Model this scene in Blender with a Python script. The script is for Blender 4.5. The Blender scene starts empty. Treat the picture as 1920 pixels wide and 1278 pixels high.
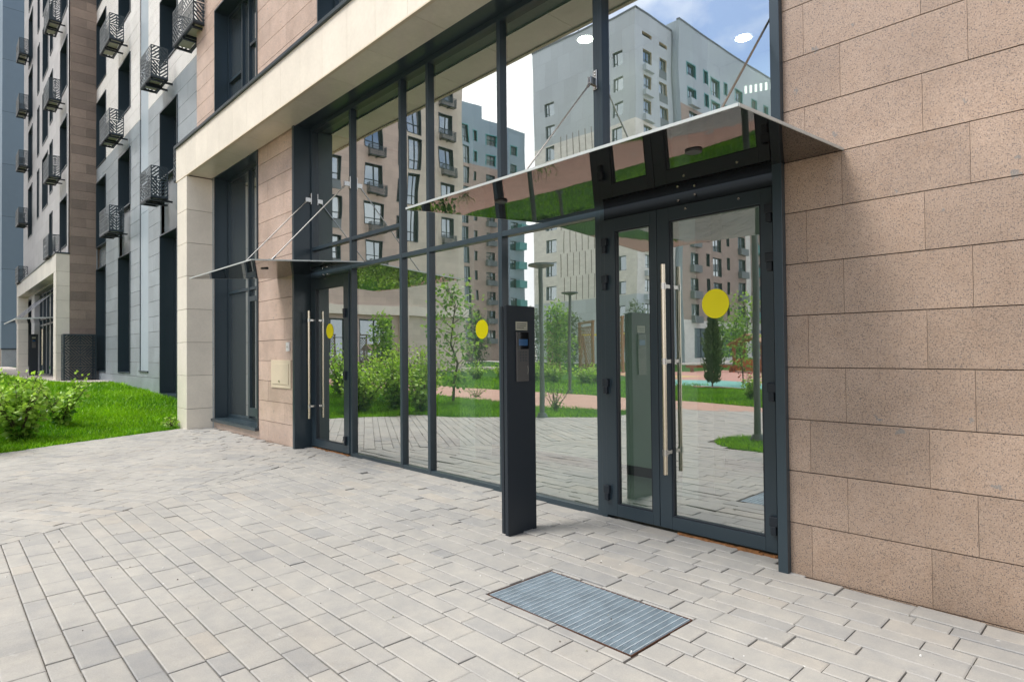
import bpy, math, random
from mathutils import Vector, Matrix
Rd = math.radians
rnd = random.Random(11)
sc = bpy.context.scene
C = sc.collection

# ------------------------------------------------------------------ helpers
class MB:
    def __init__(s): s.v, s.f, s.m, s.t = [], [], [], []
    def poly(s, pts, m=0, t=.5):
        i = len(s.v); s.v.extend([tuple(p) for p in pts]); s.f.append(tuple(range(i, i+len(pts)))); s.m.append(m); s.t.append(t)
    def hexa(s, b, m=0, t=.5):          # b: 8 points, 0-3 bottom loop (ccw from above), 4-7 top loop
        i = len(s.v); s.v.extend([tuple(p) for p in b])
        for q in ((3,2,1,0),(4,5,6,7),(0,1,5,4),(1,2,6,5),(2,3,7,6),(3,0,4,7)):
            s.f.append(tuple(i+k for k in q)); s.m.append(m); s.t.append(t)
    def box(s, x0, x1, y0, y1, z0, z1, m=0, t=.5):
        s.hexa([(x0,y0,z0),(x1,y0,z0),(x1,y1,z0),(x0,y1,z0),(x0,y0,z1),(x1,y0,z1),(x1,y1,z1),(x0,y1,z1)], m, t)
    def bar(s, p0, p1, w, h, m=0, t=.5, up=(0,0,1)):
        p0, p1 = Vector(p0), Vector(p1); d = (p1-p0).normalized(); u = Vector(up)
        if abs(d.dot(u)) > .99: u = Vector((1,0,0))
        r = d.cross(u).normalized()*w/2; u = r.cross(d).normalized()*h/2
        s.hexa([p0-r-u, p0+r-u, p1+r-u, p1-r-u, p0-r+u, p0+r+u, p1+r+u, p1-r+u], m, t)
    def tube(s, p0, p1, r0, r1=None, n=10, m=0, t=.5):
        r1 = r0 if r1 is None else r1
        p0, p1 = Vector(p0), Vector(p1); d = (p1-p0).normalized()
        a = d.cross(Vector((0,0,1)) if abs(d.z) < .9 else Vector((1,0,0))).normalized(); b = d.cross(a)
        i = len(s.v)
        for k in range(n):
            c = a*math.cos(2*math.pi*k/n)+b*math.sin(2*math.pi*k/n)
            s.v.append(tuple(p0+c*r0)); s.v.append(tuple(p1+c*r1))
        for k in range(n):
            j = (k+1) % n
            s.f.append((i+2*k, i+2*j, i+2*j+1, i+2*k+1)); s.m.append(m); s.t.append(t)
        s.f.append(tuple(i+2*k for k in range(n-1,-1,-1))); s.m.append(m); s.t.append(t)
        s.f.append(tuple(i+2*k+1 for k in range(n))); s.m.append(m); s.t.append(t)
    def path(s, pts, rs, n=7, m=0, t=.5):
        for k in range(len(pts)-1): s.tube(pts[k], pts[k+1], rs[k], rs[k+1], n, m, t)
    def build(s, name, mats, parent=None, bevel=0, smooth=False):
        me = bpy.data.meshes.new(name); me.from_pydata(s.v, [], s.f)
        for q in (mats if isinstance(mats, (list, tuple)) else [mats]): me.materials.append(q)
        me.polygons.foreach_set('material_index', s.m)
        a = me.attributes.new('tone', 'FLOAT', 'FACE'); a.data.foreach_set('value', s.t)
        if smooth: me.polygons.foreach_set('use_smooth', [True]*len(s.f))
        me.update()
        o = bpy.data.objects.new(name, me); C.objects.link(o)
        if parent is not None: adopt(o, parent)
        if bevel:
            b = o.modifiers.new('bevel', 'BEVEL'); b.width = bevel; b.segments = 2; b.limit_method = 'ANGLE'; b.angle_limit = Rd(50)
        return o
def adopt(o, p):
    o.parent = p
    if p.parent is None and p.type == 'EMPTY': o.matrix_parent_inverse = Matrix.Translation(p.location).inverted()
def tag(o, label, cat, group=None):
    o['label'] = label; o['category'] = cat
    if group: o['group'] = group
    return o
def thing(name, label, cat, loc=(0,0,0), group=None):
    o = bpy.data.objects.new(name, None); C.objects.link(o); o.location = loc; o.empty_display_size = .2
    return tag(o, label, cat, group)
def kind(o, k): o['kind'] = k; return o
def copy_tree(o, parent=None):
    c = o.copy(); C.objects.link(c)
    if parent is not None: c.parent = parent
    for ch in list(o.children): copy_tree(ch, c)
    return c
def clip(poly, a, b):                   # keep the part of a 2D polygon left of the line a->b
    out = []; n = len(poly)
    sd = lambda p: (b[0]-a[0])*(p[1]-a[1])-(b[1]-a[1])*(p[0]-a[0])
    for i in range(n):
        p, q = poly[i], poly[(i+1) % n]; sp, sq = sd(p), sd(q)
        if sp >= 0: out.append(p)
        if (sp >= 0) != (sq >= 0):
            k = sp/(sp-sq); out.append((p[0]+(q[0]-p[0])*k, p[1]+(q[1]-p[1])*k))
    return out
def area(p): return .5*sum(p[i][0]*p[(i+1) % len(p)][1]-p[(i+1) % len(p)][0]*p[i][1] for i in range(len(p)))
def lerp(tab, x):
    if x <= tab[0][0]: return tab[0][1]
    for (a, b), (c, d) in zip(tab, tab[1:]):
        if x <= c: return b+(d-b)*(x-a)/(c-a)
    return tab[-1][1]

# ------------------------------------------------------------------ materials
def newmat(name):
    m = bpy.data.materials.new(name); m.use_nodes = True; nt = m.node_tree
    return m, nt, nt.nodes['Principled BSDF']
def nd(nt, typ, **kw):
    n = nt.nodes.new(typ)
    for k, v in kw.items():
        if k in n.inputs.keys(): n.inputs[k].default_value = v
        else: setattr(n, k, v)
    return n
def mixc(nt, fac, a, b, blend='MIX'):
    n = nt.nodes.new('ShaderNodeMix'); n.data_type = 'RGBA'; n.blend_type = blend
    for i, x in ((0, fac), (6, a), (7, b)):
        if hasattr(x, 'links') or isinstance(x, bpy.types.NodeSocket): nt.links.new(x, n.inputs[i])
        else: n.inputs[i].default_value = x if i == 0 else (*x, 1)
    return n.outputs[2]
def math_(nt, op, a, b=0., c=None, clampit=False):
    n = nt.nodes.new('ShaderNodeMath'); n.operation = op; n.use_clamp = clampit
    for i, x in enumerate((a, b) if c is None else (a, b, c)):
        if isinstance(x, bpy.types.NodeSocket): nt.links.new(x, n.inputs[i])
        else: n.inputs[i].default_value = x
    return n.outputs[0]
def pos(nt): return nt.nodes.new('ShaderNodeNewGeometry').outputs['Position']
def noise(nt, scale, detail=4, rough=.55, vec=None, out='Fac'):
    n = nd(nt, 'ShaderNodeTexNoise', Scale=scale, Detail=detail, Roughness=rough)
    nt.links.new(vec or pos(nt), n.inputs['Vector']); return n.outputs[out]
def ramp(nt, v, a, b): 
    n = nt.nodes.new('ShaderNodeMapRange'); n.clamp = True
    nt.links.new(v, n.inputs[0]); n.inputs[1].default_value = a; n.inputs[2].default_value = b; return n.outputs[0]
def attr(nt, name='tone'):
    n = nt.nodes.new('ShaderNodeAttribute'); n.attribute_name = name; return n.outputs['Fac']
def bump(nt, bs, h, strength, dist):
    n = nd(nt, 'ShaderNodeBump', Strength=strength, Distance=dist); nt.links.new(h, n.inputs['Height']); nt.links.new(n.outputs[0], bs.inputs['Normal']); return n
def scl(c, k): return tuple(x*k for x in c)

def stone(name, base, var=.25, speck=0., rough=.45, warm=(1,1,1), joint=None, streak=.25, grain=90, spec=.5, mottle=0.):
    m, nt, b = newmat(name); L = nt.links.new
    P = pos(nt)
    c = mixc(nt, attr(nt), scl(base, 1-var), tuple(x*(1+var)*w for x, w in zip(base, warm)))
    g = ramp(nt, noise(nt, grain, 3, .65), .32, .68)
    c = mixc(nt, 1., c, mixc(nt, g, scl((1,1,1), 1-.55*speck-.03), scl((1,1,1), 1+.45*speck+.03)), 'MULTIPLY')
    if speck:
        for sc_, th, col, k in ((140, .165, (.085,.07,.065), .85), (62, .09, (.12,.11,.11), .75), (9.5, .070, (.17,.175,.17), .65), (200, .15, (.62,.54,.46), .30)):
            v = nd(nt, 'ShaderNodeTexVoronoi', Scale=sc_); v.feature = 'F1'
            if sc_ < 70:
                va = nt.nodes.new('ShaderNodeVectorMath'); va.operation = 'MULTIPLY_ADD'; L(noise(nt, sc_*2.2, 3, .6, None, 'Color'), va.inputs[0]); va.inputs[1].default_value = (.9/sc_,)*3; L(P, va.inputs[2]); L(va.outputs[0], v.inputs['Vector'])
            else: L(P, v.inputs['Vector'])
            keep = math_(nt, 'GREATER_THAN', nd2(nt, v), .52 if sc_ > 70 else (.80 if sc_ > 20 else .90))
            f = math_(nt, 'MULTIPLY', math_(nt, 'LESS_THAN', v.outputs['Distance'], th*2.2), keep)
            c = mixc(nt, math_(nt, 'MULTIPLY', f, k), c, col)
    w = ramp(nt, noise(nt, 1.7, 5, .6), .35, .72)
    c = mixc(nt, 1., c, mixc(nt, w, (1-streak*.5,)*3, (1+streak*.35,)*3), 'MULTIPLY')
    if mottle:
        mp_ = nt.nodes.new('ShaderNodeMapping'); L(P, mp_.inputs[0]); mp_.inputs['Scale'].default_value = (1., 1., .35)
        h1 = ramp(nt, noise(nt, 3.1, 4, .6, mp_.outputs[0]), .36, .66); h2 = ramp(nt, noise(nt, 9., 5, .65), .45, .75)
        c = mixc(nt, math_(nt, 'MULTIPLY', h1, mottle), c, mixc(nt, 1., c, (1.10,1.12,1.16), 'MULTIPLY')); c = mixc(nt, math_(nt, 'MULTIPLY', h2, mottle), c, mixc(nt, 1., c, (.86,.80,.74), 'MULTIPLY'))
        sp_ = nt.nodes.new('ShaderNodeSeparateXYZ'); L(P, sp_.inputs[0])
        lo = math_(nt, 'MULTIPLY', ramp(nt, math_(nt, 'ADD', sp_.outputs[2], math_(nt, 'MULTIPLY', noise(nt, 2.2, 5, .7), .35)), .52, .12), .45)
        c = mixc(nt, lo, c, mixc(nt, 1., c, (.72,.70,.66), 'MULTIPLY'))
    if joint:
        wd, ht, dark, off = joint
        sx = nt.nodes.new('ShaderNodeSeparateXYZ'); L(P, sx.inputs[0])
        cb = nt.nodes.new('ShaderNodeCombineXYZ'); L(math_(nt, 'ADD', sx.outputs[0], sx.outputs[1]), cb.inputs[0]); L(sx.outputs[2], cb.inputs[1])
        br = nd(nt, 'ShaderNodeTexBrick', Scale=1.); L(cb.outputs[0], br.inputs['Vector'])
        br.inputs['Brick Width'].default_value = wd; br.inputs['Row Height'].default_value = ht; br.inputs['Mortar Size'].default_value = .006 if ht < 1 else .012
        br.inputs['Color1'].default_value = (.92,.92,.92,1); br.inputs['Color2'].default_value = (1.07,1.07,1.07,1); br.inputs['Mortar'].default_value = (dark,dark,dark,1)
        br.offset = off
        c = mixc(nt, 1., c, br.outputs['Color'], 'MULTIPLY')
    L(c, b.inputs['Base Color']); b.inputs['Roughness'].default_value = rough; b.inputs['Specular IOR Level'].default_value = spec
    bump(nt, b, noise(nt, grain*.8, 2), .12, .002)
    return m
def nd2(nt, v):                         # one random number per voronoi cell
    s = nt.nodes.new('ShaderNodeSeparateColor'); nt.links.new(v.outputs['Color'], s.inputs[0]); return s.outputs[0]

def simple(name, col, rough=.5, metal=0., var=.08, nscale=6., spec=.5, bmp=0., rv=.06):
    m, nt, b = newmat(name); L = nt.links.new
    n = ramp(nt, noise(nt, nscale, 5, .6), .3, .7)
    L(mixc(nt, n, scl(col, 1-var), scl(col, 1+var)), b.inputs['Base Color'])
    r = nt.nodes.new('ShaderNodeMapRange'); L(noise(nt, nscale*2.3, 3), r.inputs[0]); r.inputs[3].default_value = max(.02, rough-rv); r.inputs[4].default_value = rough+rv; L(r.outputs[0], b.inputs['Roughness'])
    b.inputs['Metallic'].default_value = metal; b.inputs['Specular IOR Level'].default_value = spec
    if bmp: bump(nt, b, noise(nt, nscale*8, 3), bmp, .003)
    return m

BR = (.43,.305,.225)
M = {}
M['granite'] = stone('pink_brown_granite', (.360,.258,.187), .09, .50, .36, streak=.30, grain=150, mottle=.5)
M['granite2'] = stone('pink_brown_stone', (.54,.40,.32), .08, .22, .30, streak=.35, grain=60, mottle=.5)
M['brownwall'] = stone('brown_stone_wall', (.27,.20,.155), .28, .3, .5, streak=.25, grain=40)
M['greyslab'] = stone('grey_stone', (.285,.325,.35), .10, .12, .34, streak=.22, grain=70)
M['whiteslab'] = stone('white_stone', (.74,.72,.68), .04, .05, .38, streak=.10, grain=40)
M['lime'] = stone('beige_limestone', (.77,.705,.595), .03, .0, .26, streak=.14, grain=25)
M['limeside'] = M['lime']
M['joint'] = simple('dark_joint', (.17,.13,.10), .8)
M['metal'] = simple('dark_blue_grey_metal', (.027,.043,.053), .30, 0., .03, .9, .5, rv=.03)
M['metal2'] = simple('dark_grey_powder_coat', (.015,.021,.028), .40, 0., .05, 1.5, .4, rv=.04)
M['bluepanel'] = simple('blue_grey_panel', (.34,.40,.44), .35, 0., .04, 1.5)
M['towerblue'] = stone('blue_grey_tower_panel', (.15,.215,.27), .03, 0, .45, joint=(40., 4.0, .25, 0.), streak=.06)
M['spandrel'] = simple('grey_spandrel', (.15,.17,.18), .25, 0., .06, 2.)
def film():  # sticker behind the pane: dimming by the glass put into colour and transparency
    m, nt, b = newmat('glass_dimmed_yellow_film'); b.inputs['Base Color'].default_value = (.62,.56,.0,1); b.inputs['Roughness'].default_value = .4
    tr = nt.nodes.new('ShaderNodeBsdfTransparent'); tr.inputs[0].default_value = (.9,.85,.25,1); mx = nt.nodes.new('ShaderNodeMixShader'); mx.inputs[0].default_value = .60
    nt.links.new(tr.outputs[0], mx.inputs[1]); nt.links.new(b.outputs[0], mx.inputs[2]); nt.links.new(mx.outputs[0], nt.nodes['Material Output'].inputs[0]); return m
M['film'] = film()
M['headblack'] = simple('matt_black_paint', (.011,.015,.019), .6, 0., .03, 2., .15)
M['steel'] = simple('brushed_steel', (.50,.48,.45), .24, 1., .02, 2., rv=.02)
M['steelwarm'] = simple('warm_brushed_steel', (.66,.58,.46), .26, 1., .02, 2., rv=.02)
M['black'] = simple('black_plastic', (.008,.008,.009), .4)
M['edge'] = simple('pale_edge', (.50,.53,.51), .35, .2)
M['yellow'] = simple('yellow_film', (.90,.79,.0), .4, 0, .02)
M['hatch'] = simple('beige_hatch_paint', (.60,.51,.37), .4, 0, .03)
M['white'] = simple('white_plastic', (.75,.74,.70), .4, 0, .02)
M['rust'] = simple('rusty_steel', (.10,.050,.032), .8, 0, .5, 40., .2, .4)
M['rust2'] = simple('orange_foam', (.25,.115,.045), .9, 0, .4, 30., .2, .5)
M['galv'] = simple('galvanised_steel', (.28,.35,.40), .45, .45, .20, 9.)
M['galv2'] = simple('bright_galvanised_steel', (.52,.58,.61), .4, .3, .1, 9.)
M['pit'] = simple('dark_pit', (.02,.02,.02), .9)
M['plate'] = simple('pale_plate', (.42,.41,.32), .4)
M['keypad'] = simple('grey_keypad', (.11,.105,.10), .38, .5, .05)
M['dash'] = simple('print', (.05,.05,.05), .6)
M['iwall'] = simple('interior_wall', (.62,.67,.60), .7, 0, .03)
M['white2'] = simple('white_paint', (.82,.84,.80), .6, 0, .02)
M['ifloor'] = simple('interior_tile', (.50,.52,.50), .25, 0, .08)
M['iceil'] = simple('interior_ceiling', (.70,.71,.66), .8, 0, .03)
M['skirt'] = simple('dark_skirting', (.05,.045,.055), .5)
M['wood'] = simple('timber', (.36,.20,.10), .6, 0, .25, 8.)
M['redwood'] = simple('stained_red_timber', (.30,.10,.045), .5, 0, .2, 8.)
M['orange'] = simple('orange_board', (.55,.16,.05), .5)
M['lamp'] = simple('grey_green_lamp_paint', (.10,.12,.115), .4)
M['bark'] = simple('bark', (.10,.075,.05), .9, 0, .3, 20., .2, .5)
M['teal'] = simple('teal_paint', (.09,.34,.34), .4)
M['pinkrubber'] = simple('pink_rubber', (.46,.24,.20), .9, 0, .1, 2.)
M['tealrubber'] = simple('teal_rubber', (.16,.40,.36), .9, 0, .08, 2.)
M['yelrubber'] = simple('yellow_rubber', (.55,.40,.16), .9, 0, .08, 2.)
M['roof'] = simple('roof_cap', (.13,.15,.17), .5)
M['weather'] = simple('far_ground', (.36,.33,.30), .9, 0, .1, .3)
M['farstone'] = stone('pale_lilac_stone', (.50,.485,.48), .03, 0, .5, joint=(1.2,.5,.8,.5), streak=.12)
M['r4grey'] = stone('light_grey_panel', (.53,.585,.62), .03, 0, .5, joint=(1.9, 2.83, .68, .5), streak=.05)
M['r5grey'] = stone('mid_grey_panel', (.46,.53,.57), .03, 0, .5, joint=(1.9, 2.83, .78, .5), streak=.05)
M['r4white'] = stone('white_brick', (.84,.81,.75), .03, 0, .6, joint=(.6, .3, .88, .5), streak=.05)
M['r5brown'] = stone('brown_brick', (.42,.31,.26), .05, 0, .6, joint=(.9, .32, .75, .5), streak=.12)
M['r1pink'] = stone('pinkish_stone', (.56,.44,.37), .05, 0, .55, joint=(1.2, .46, .72, .5), streak=.16)
M['r2beige'] = stone('pale_beige_stone', (.62,.55,.45), .04, 0, .55, joint=(1.2, .46, .80, .5), streak=.10)
M['r3blue'] = stone('slate_blue_panel', (.29,.37,.42), .03, 0, .5, joint=(2.6, 2.83, .82, .5), streak=.05)

def pavermat():
    m, nt, b = newmat('concrete_paver'); L = nt.links.new
    t = attr(nt)
    r = nt.nodes.new('ShaderNodeValToRGB'); L(t, r.inputs[0]); cr = r.color_ramp
    cr.elements[0].position = 0; cr.elements[0].color = (.385,.383,.38,1); cr.elements[1].position = 1; cr.elements[1].color = (.485,.455,.415,1)
    for p, c in ((.25, (.435,.425,.41)), (.5, (.455,.443,.422)), (.78, (.475,.46,.435))):
        e = cr.elements.new(p); e.color = (*c, 1)
    c = r.outputs[0]
    P = pos(nt)
    n1 = ramp(nt, noise(nt, 7, 6, .65), .28, .75); n2 = ramp(nt, noise(nt, 160, 3, .7), .25, .75); n3 = ramp(nt, noise(nt, .9, 4, .6), .3, .72)
    c = mixc(nt, 1., c, mixc(nt, n1, (.84,.85,.87), (1.10,1.08,1.04)), 'MULTIPLY')
    c = mixc(nt, 1., c, mixc(nt, n2, (.86,)*3, (1.10,)*3), 'MULTIPLY')
    c = mixc(nt, 1., c, mixc(nt, n3, (.86,.85,.84), (1.06,1.05,1.03)), 'MULTIPLY')
    v = nd(nt, 'ShaderNodeTexVoronoi', Scale=9.); L(P, v.inputs['Vector'])
    sp = math_(nt, 'MULTIPLY', math_(nt, 'LESS_THAN', v.outputs['Distance'], .07), math_(nt, 'GREATER_THAN', nd2(nt, v), .86))
    c = mixc(nt, math_(nt, 'MULTIPLY', sp, .6), c, (.72,.71,.69))
    st = math_(nt, 'MULTIPLY', ramp(nt, noise(nt, 3.3, 6, .75), .60, .72), .35); c = mixc(nt, st, c, mixc(nt, 1., c, (.74,.70,.66), 'MULTIPLY'))
    wh = math_(nt, 'MULTIPLY', ramp(nt, noise(nt, 5.7, 6, .8), .62, .70), .35); c = mixc(nt, wh, c, (.62,.61,.59))
    c = mixc(nt, 1., c, (.81,.81,.80), 'MULTIPLY'); L(c, b.inputs['Base Color']); b.inputs['Roughness'].default_value = .72; b.inputs['Specular IOR Level'].default_value = .35
    h = math_(nt, 'ADD', noise(nt, 140, 3, .7), math_(nt, 'MULTIPLY', noise(nt, 14, 4), 1.6))
    bump(nt, b, h, .25, .003)
    return m
M['paver'] = pavermat()
M['sand'] = simple('joint_sand', (.15,.135,.115), .95, 0, .2, 30., .1, .5)
M['path'] = stone('pink_path_paving', (.62,.36,.27), .06, .1, .8, joint=(.24, .16, .78, .5), streak=.25)
M['path2'] = stone('pale_path_paving', (.52,.46,.41), .06, .1, .8, joint=(.24, .16, .8, .5), streak=.2)

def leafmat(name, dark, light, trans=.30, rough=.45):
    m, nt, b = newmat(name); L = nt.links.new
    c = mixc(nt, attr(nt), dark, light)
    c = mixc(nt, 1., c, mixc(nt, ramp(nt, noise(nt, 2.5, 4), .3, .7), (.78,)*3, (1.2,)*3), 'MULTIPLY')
    L(c, b.inputs['Base Color']); b.inputs['Roughness'].default_value = rough; b.inputs['Specular IOR Level'].default_value = .35
    tr = nt.nodes.new('ShaderNodeBsdfTranslucent'); L(mixc(nt, 1., c, (1.25,1.35,.7), 'MULTIPLY'), tr.inputs[0])
    mx = nt.nodes.new('ShaderNodeMixShader'); mx.inputs[0].default_value = trans
    L(b.outputs[0], mx.inputs[1]); L(tr.outputs[0], mx.inputs[2]); L(mx.outputs[0], nt.nodes['Material Output'].inputs[0])
    return m
M['grass'] = leafmat('grass_blades', (.065,.22,.002), (.30,.55,.010), .30)
M['lawn'] = simple('lawn_soil', (.035,.105,.010), .95, 0, .4, 9., .1)
M['leaf_shrub'] = leafmat('shrub_leaves', (.06,.21,.014), (.48,.68,.12), .32, .36)
M['leaf_tree'] = leafmat('tree_leaves', (.07,.19,.025), (.36,.55,.11), .35)
M['leaf_dark'] = leafmat('conifer_leaves', (.035,.075,.03), (.16,.22,.08), .15, .6)
M['petal'] = simple('petals', (.55,.06,.02), .6)

def facade_glass():
    m, nt, b = newmat('coated_facade_glass'); L = nt.links.new; nt.nodes.remove(b)
    lw = nd(nt, 'ShaderNodeLayerWeight', Blend=.5)
    f = math_(nt, 'ADD', .52, math_(nt, 'MULTIPLY', math_(nt, 'POWER', lw.outputs['Facing'], 1.6), .58), None, True)
    oi = nt.nodes.new('ShaderNodeObjectInfo')
    va = nt.nodes.new('ShaderNodeVectorMath'); va.operation = 'ADD'; L(pos(nt), va.inputs[0])
    cb = nt.nodes.new('ShaderNodeCombineXYZ')
    for i in range(3): L(math_(nt, 'MULTIPLY', oi.outputs['Random'], 37.+i*11), cb.inputs[i])
    L(cb.outputs[0], va.inputs[1])
    bp = nd(nt, 'ShaderNodeBump', Strength=1., Distance=.0030); L(noise(nt, .85, 1.5, .45, va.outputs[0]), bp.inputs['Height'])
    gl = nt.nodes.new('ShaderNodeBsdfGlossy'); gl.inputs['Roughness'].default_value = 0; gl.inputs[0].default_value = (.97,.985,.98,1); L(bp.outputs[0], gl.inputs['Normal'])
    tr = nt.nodes.new('ShaderNodeBsdfTransparent'); tr.inputs[0].default_value = (.76,.86,.80,1)
    mx = nt.nodes.new('ShaderNodeMixShader'); L(f, mx.inputs[0]); L(tr.outputs[0], mx.inputs[1]); L(gl.outputs[0], mx.inputs[2])
    L(mx.outputs[0], nt.nodes['Material Output'].inputs[0]); return m
M['fglass'] = facade_glass()
def clear_mat():
    m, nt, b = newmat('clear_glass_core'); nt.nodes.remove(b)
    tr = nt.nodes.new('ShaderNodeBsdfTransparent'); tr.inputs[0].default_value = (.92,.97,.94,1)
    nt.links.new(tr.outputs[0], nt.nodes['Material Output'].inputs[0]); return m
M['clear'] = clear_mat()
def window_glass(name='window_glass', c0=(.028,.040,.040), c1=(.34,.34,.32)):
    m, nt, b = newmat(name); L = nt.links.new
    oi = nt.nodes.new('ShaderNodeObjectInfo')
    k = ramp(nt, oi.outputs['Random'], .45, 1.)
    L(mixc(nt, k, c0, c1), b.inputs['Base Color']); b.inputs['Roughness'].default_value = .02; b.inputs['IOR'].default_value = 1.5
    gl = nt.nodes.new('ShaderNodeBsdfGlossy'); gl.inputs['Roughness'].default_value = .0; gl.inputs[0].default_value = (.75,.85,.92,1)
    bp = nd(nt, 'ShaderNodeBump', Strength=1., Distance=.002); L(noise(nt, .9, 1.5, .4), bp.inputs['Height']); L(bp.outputs[0], gl.inputs['Normal'])
    lw = nd(nt, 'ShaderNodeLayerWeight', Blend=.5)
    f = math_(nt, 'ADD', .30, math_(nt, 'MULTIPLY', math_(nt, 'POWER', lw.outputs['Facing'], 2.), .55), None, True)
    mx = nt.nodes.new('ShaderNodeMixShader'); L(f, mx.inputs[0]); L(b.outputs[0], mx.inputs[1]); L(gl.outputs[0], mx.inputs[2]); L(mx.outputs[0], nt.nodes['Material Output'].inputs[0])
    return m
M['wglass'] = window_glass()
M['wglass2'] = window_glass('curtained_window_glass', (.07,.08,.075), (.17,.17,.15))
def canopy_glass():
    m, nt, b = newmat('black_tinted_glass'); b.inputs['Base Color'].default_value = (.006,.006,.006,1); b.inputs['Roughness'].default_value = .015
    b.inputs['IOR'].default_value = 1.66; b.inputs['Specular Tint'].default_value = (1., .86, .80, 1)
    bp = nd(nt, 'ShaderNodeBump', Strength=1., Distance=.001); nt.links.new(noise(nt, 1.4, 1), bp.inputs['Height']); nt.links.new(bp.outputs[0], b.inputs['Normal'])
    return m
M['cglass'] = canopy_glass()
M['screen'] = simple('blue_screen', (.035,.11,.24), .12)
M['gloss'] = simple('black_gloss', (.004,.004,.005), .05)
def emit(name, col, s):
    m, nt, b = newmat(name); b.inputs['Emission Color'].default_value = (*col, 1); b.inputs['Emission Strength'].default_value = s; b.inputs['Base Color'].default_value = (.8,.8,.8,1); return m
M['lit'] = emit('lit_lamp', (1,.97,.88), 30.)
M['lit2'] = emit('lit_tube', (1,.98,.9), 1.8)

# ------------------------------------------------------------------ camera
f_, yaw, pit, rol = 1149.23, Rd(46.594), Rd(.98179), Rd(-.54402)
fw = Vector((-math.sin(yaw)*math.cos(pit), math.cos(yaw)*math.cos(pit), math.sin(pit)))
rt = Vector((math.cos(yaw), math.sin(yaw), 0)); up = rt.cross(fw)
r2 = rt*math.cos(rol)+up*math.sin(rol); u2 = -rt*math.sin(rol)+up*math.cos(rol)
cam = bpy.data.cameras.new('camera'); co = bpy.data.objects.new('camera', cam); C.objects.link(co)
mw = Matrix((r2, u2, -fw)).transposed().to_4x4(); mw.translation = (0, 0, 1.4); co.matrix_world = mw
cam.sensor_fit = 'HORIZONTAL'; cam.sensor_width = 36; cam.lens = f_/1920*36; cam.clip_start = .05; cam.clip_end = 3000
sc.camera = co

# ------------------------------------------------------------------ light
SUN_EL, SUN_AZ = Rd(56), Rd(208)        # azimuth clockwise from +Y
w = bpy.data.worlds.new('World'); sc.world = w; w.use_nodes = True; nt = w.node_tree; L = nt.links.new
bg = nt.nodes['Background']; bg.inputs['Strength'].default_value = .118
sky = nt.nodes.new('ShaderNodeTexSky'); sky.sky_type = 'NISHITA'; sky.sun_disc = False; sky.sun_elevation = SUN_EL; sky.sun_rotation = SUN_AZ; sky.air_density = 1.; sky.dust_density = 1.2
tc = nt.nodes.new('ShaderNodeTexCoord')
mp = nt.nodes.new('ShaderNodeMapping'); L(tc.outputs['Generated'], mp.inputs[0]); mp.inputs['Scale'].default_value = (1., 1., 1.9); mp.inputs['Location'].default_value = (.35, .1, .0)
n1 = noise(nt, 1.7, 7, .58, mp.outputs[0]); n2 = noise(nt, 5., 5, .6, mp.outputs[0])
sx = nt.nodes.new('ShaderNodeSeparateXYZ'); L(tc.outputs['Generated'], sx.inputs[0])
hz = math_(nt, 'ADD', math_(nt, 'MAXIMUM', ramp(nt, sx.outputs[2], .38, .08), ramp(nt, sx.outputs[0], -.42, -.70)), ramp(nt, sx.outputs[2], .60, .82))  # more cloud towards the horizon
cl = math_(nt, 'ADD', math_(nt, 'ADD', n1, math_(nt, 'MULTIPLY', n2, .25)), math_(nt, 'MULTIPLY', hz, .30))
cf = ramp(nt, cl, .665, .84)
shade = ramp(nt, noise(nt, 3.1, 5, .6, mp.outputs[0]), .3, .7)
cloud = mixc(nt, shade, (7.8,8.0,8.3), (11.2,11.1,10.9))
zen = math_(nt, 'ADD', .80, math_(nt, 'MULTIPLY', sx.outputs[2], 1.5))
cloud = mixc(nt, 1., cloud, mixc(nt, math_(nt, 'SUBTRACT', zen, .8, None, True), (1.02,1.02,1.03), (1.55,1.55,1.54)), 'MULTIPLY')
mul = mixc(nt, 1., sky.outputs[0], (.85,1.02,1.22), 'MULTIPLY')
L(mixc(nt, cf, mul, cloud), bg.inputs['Color'])
sl = bpy.data.lights.new('sun', 'SUN'); sl.energy = 2.8; sl.angle = Rd(22); sl.color = (1, .965, .92)
so = bpy.data.objects.new('sun', sl); C.objects.link(so)
sd = Vector((math.sin(SUN_AZ)*math.cos(SUN_EL), math.cos(SUN_AZ)*math.cos(SUN_EL), math.sin(SUN_EL)))
so.rotation_euler = sd.to_track_quat('Z', 'Y').to_euler(); so.location = (0, -20, 60)

# ------------------------------------------------------------------ ground
LZ = [(-60,.6),(-26,.57),(-21,.5),(-17.5,.40),(-16,.35),(-14,.13),(-13.1,0),(-11,0),(5,0)]
def lz(x, y): return lerp(LZ, x)*max(0, min(1, (y+3)/3))
EDGE = [(-13.0,3.95),(-12.1,1.75),(-11.5,.6),(-10.3,-.1),(-9.3,-.85),(-8.05,-1.75),(-8.1,-3.1),(-7.7,-5.2)]   # pavement / lawn line
def side(a, b, p): return (b[0]-a[0])*(p[1]-a[1])-(b[1]-a[1])*(p[0]-a[0])
ICX, ICY, IRX, IRY = -3.75, -.80, 1.05, .92         # round lawn island beside the camera
m = MB(); m.poly([(-400,-400,-.35),(400,-400,-.35),(400,400,-.35),(-400,400,-.35)])
kind(m.build('ground', M['weather']), 'structure')
m = MB(); m.poly([(*p, -.014) for p in EDGE]+[(6,-5.5,-.014),(6,4.5,-.014),(-8.9,4.5,-.014),(-8.9,3.97,-.014)]); kind(m.build('paving_bed', M['sand']), 'structure')

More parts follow.
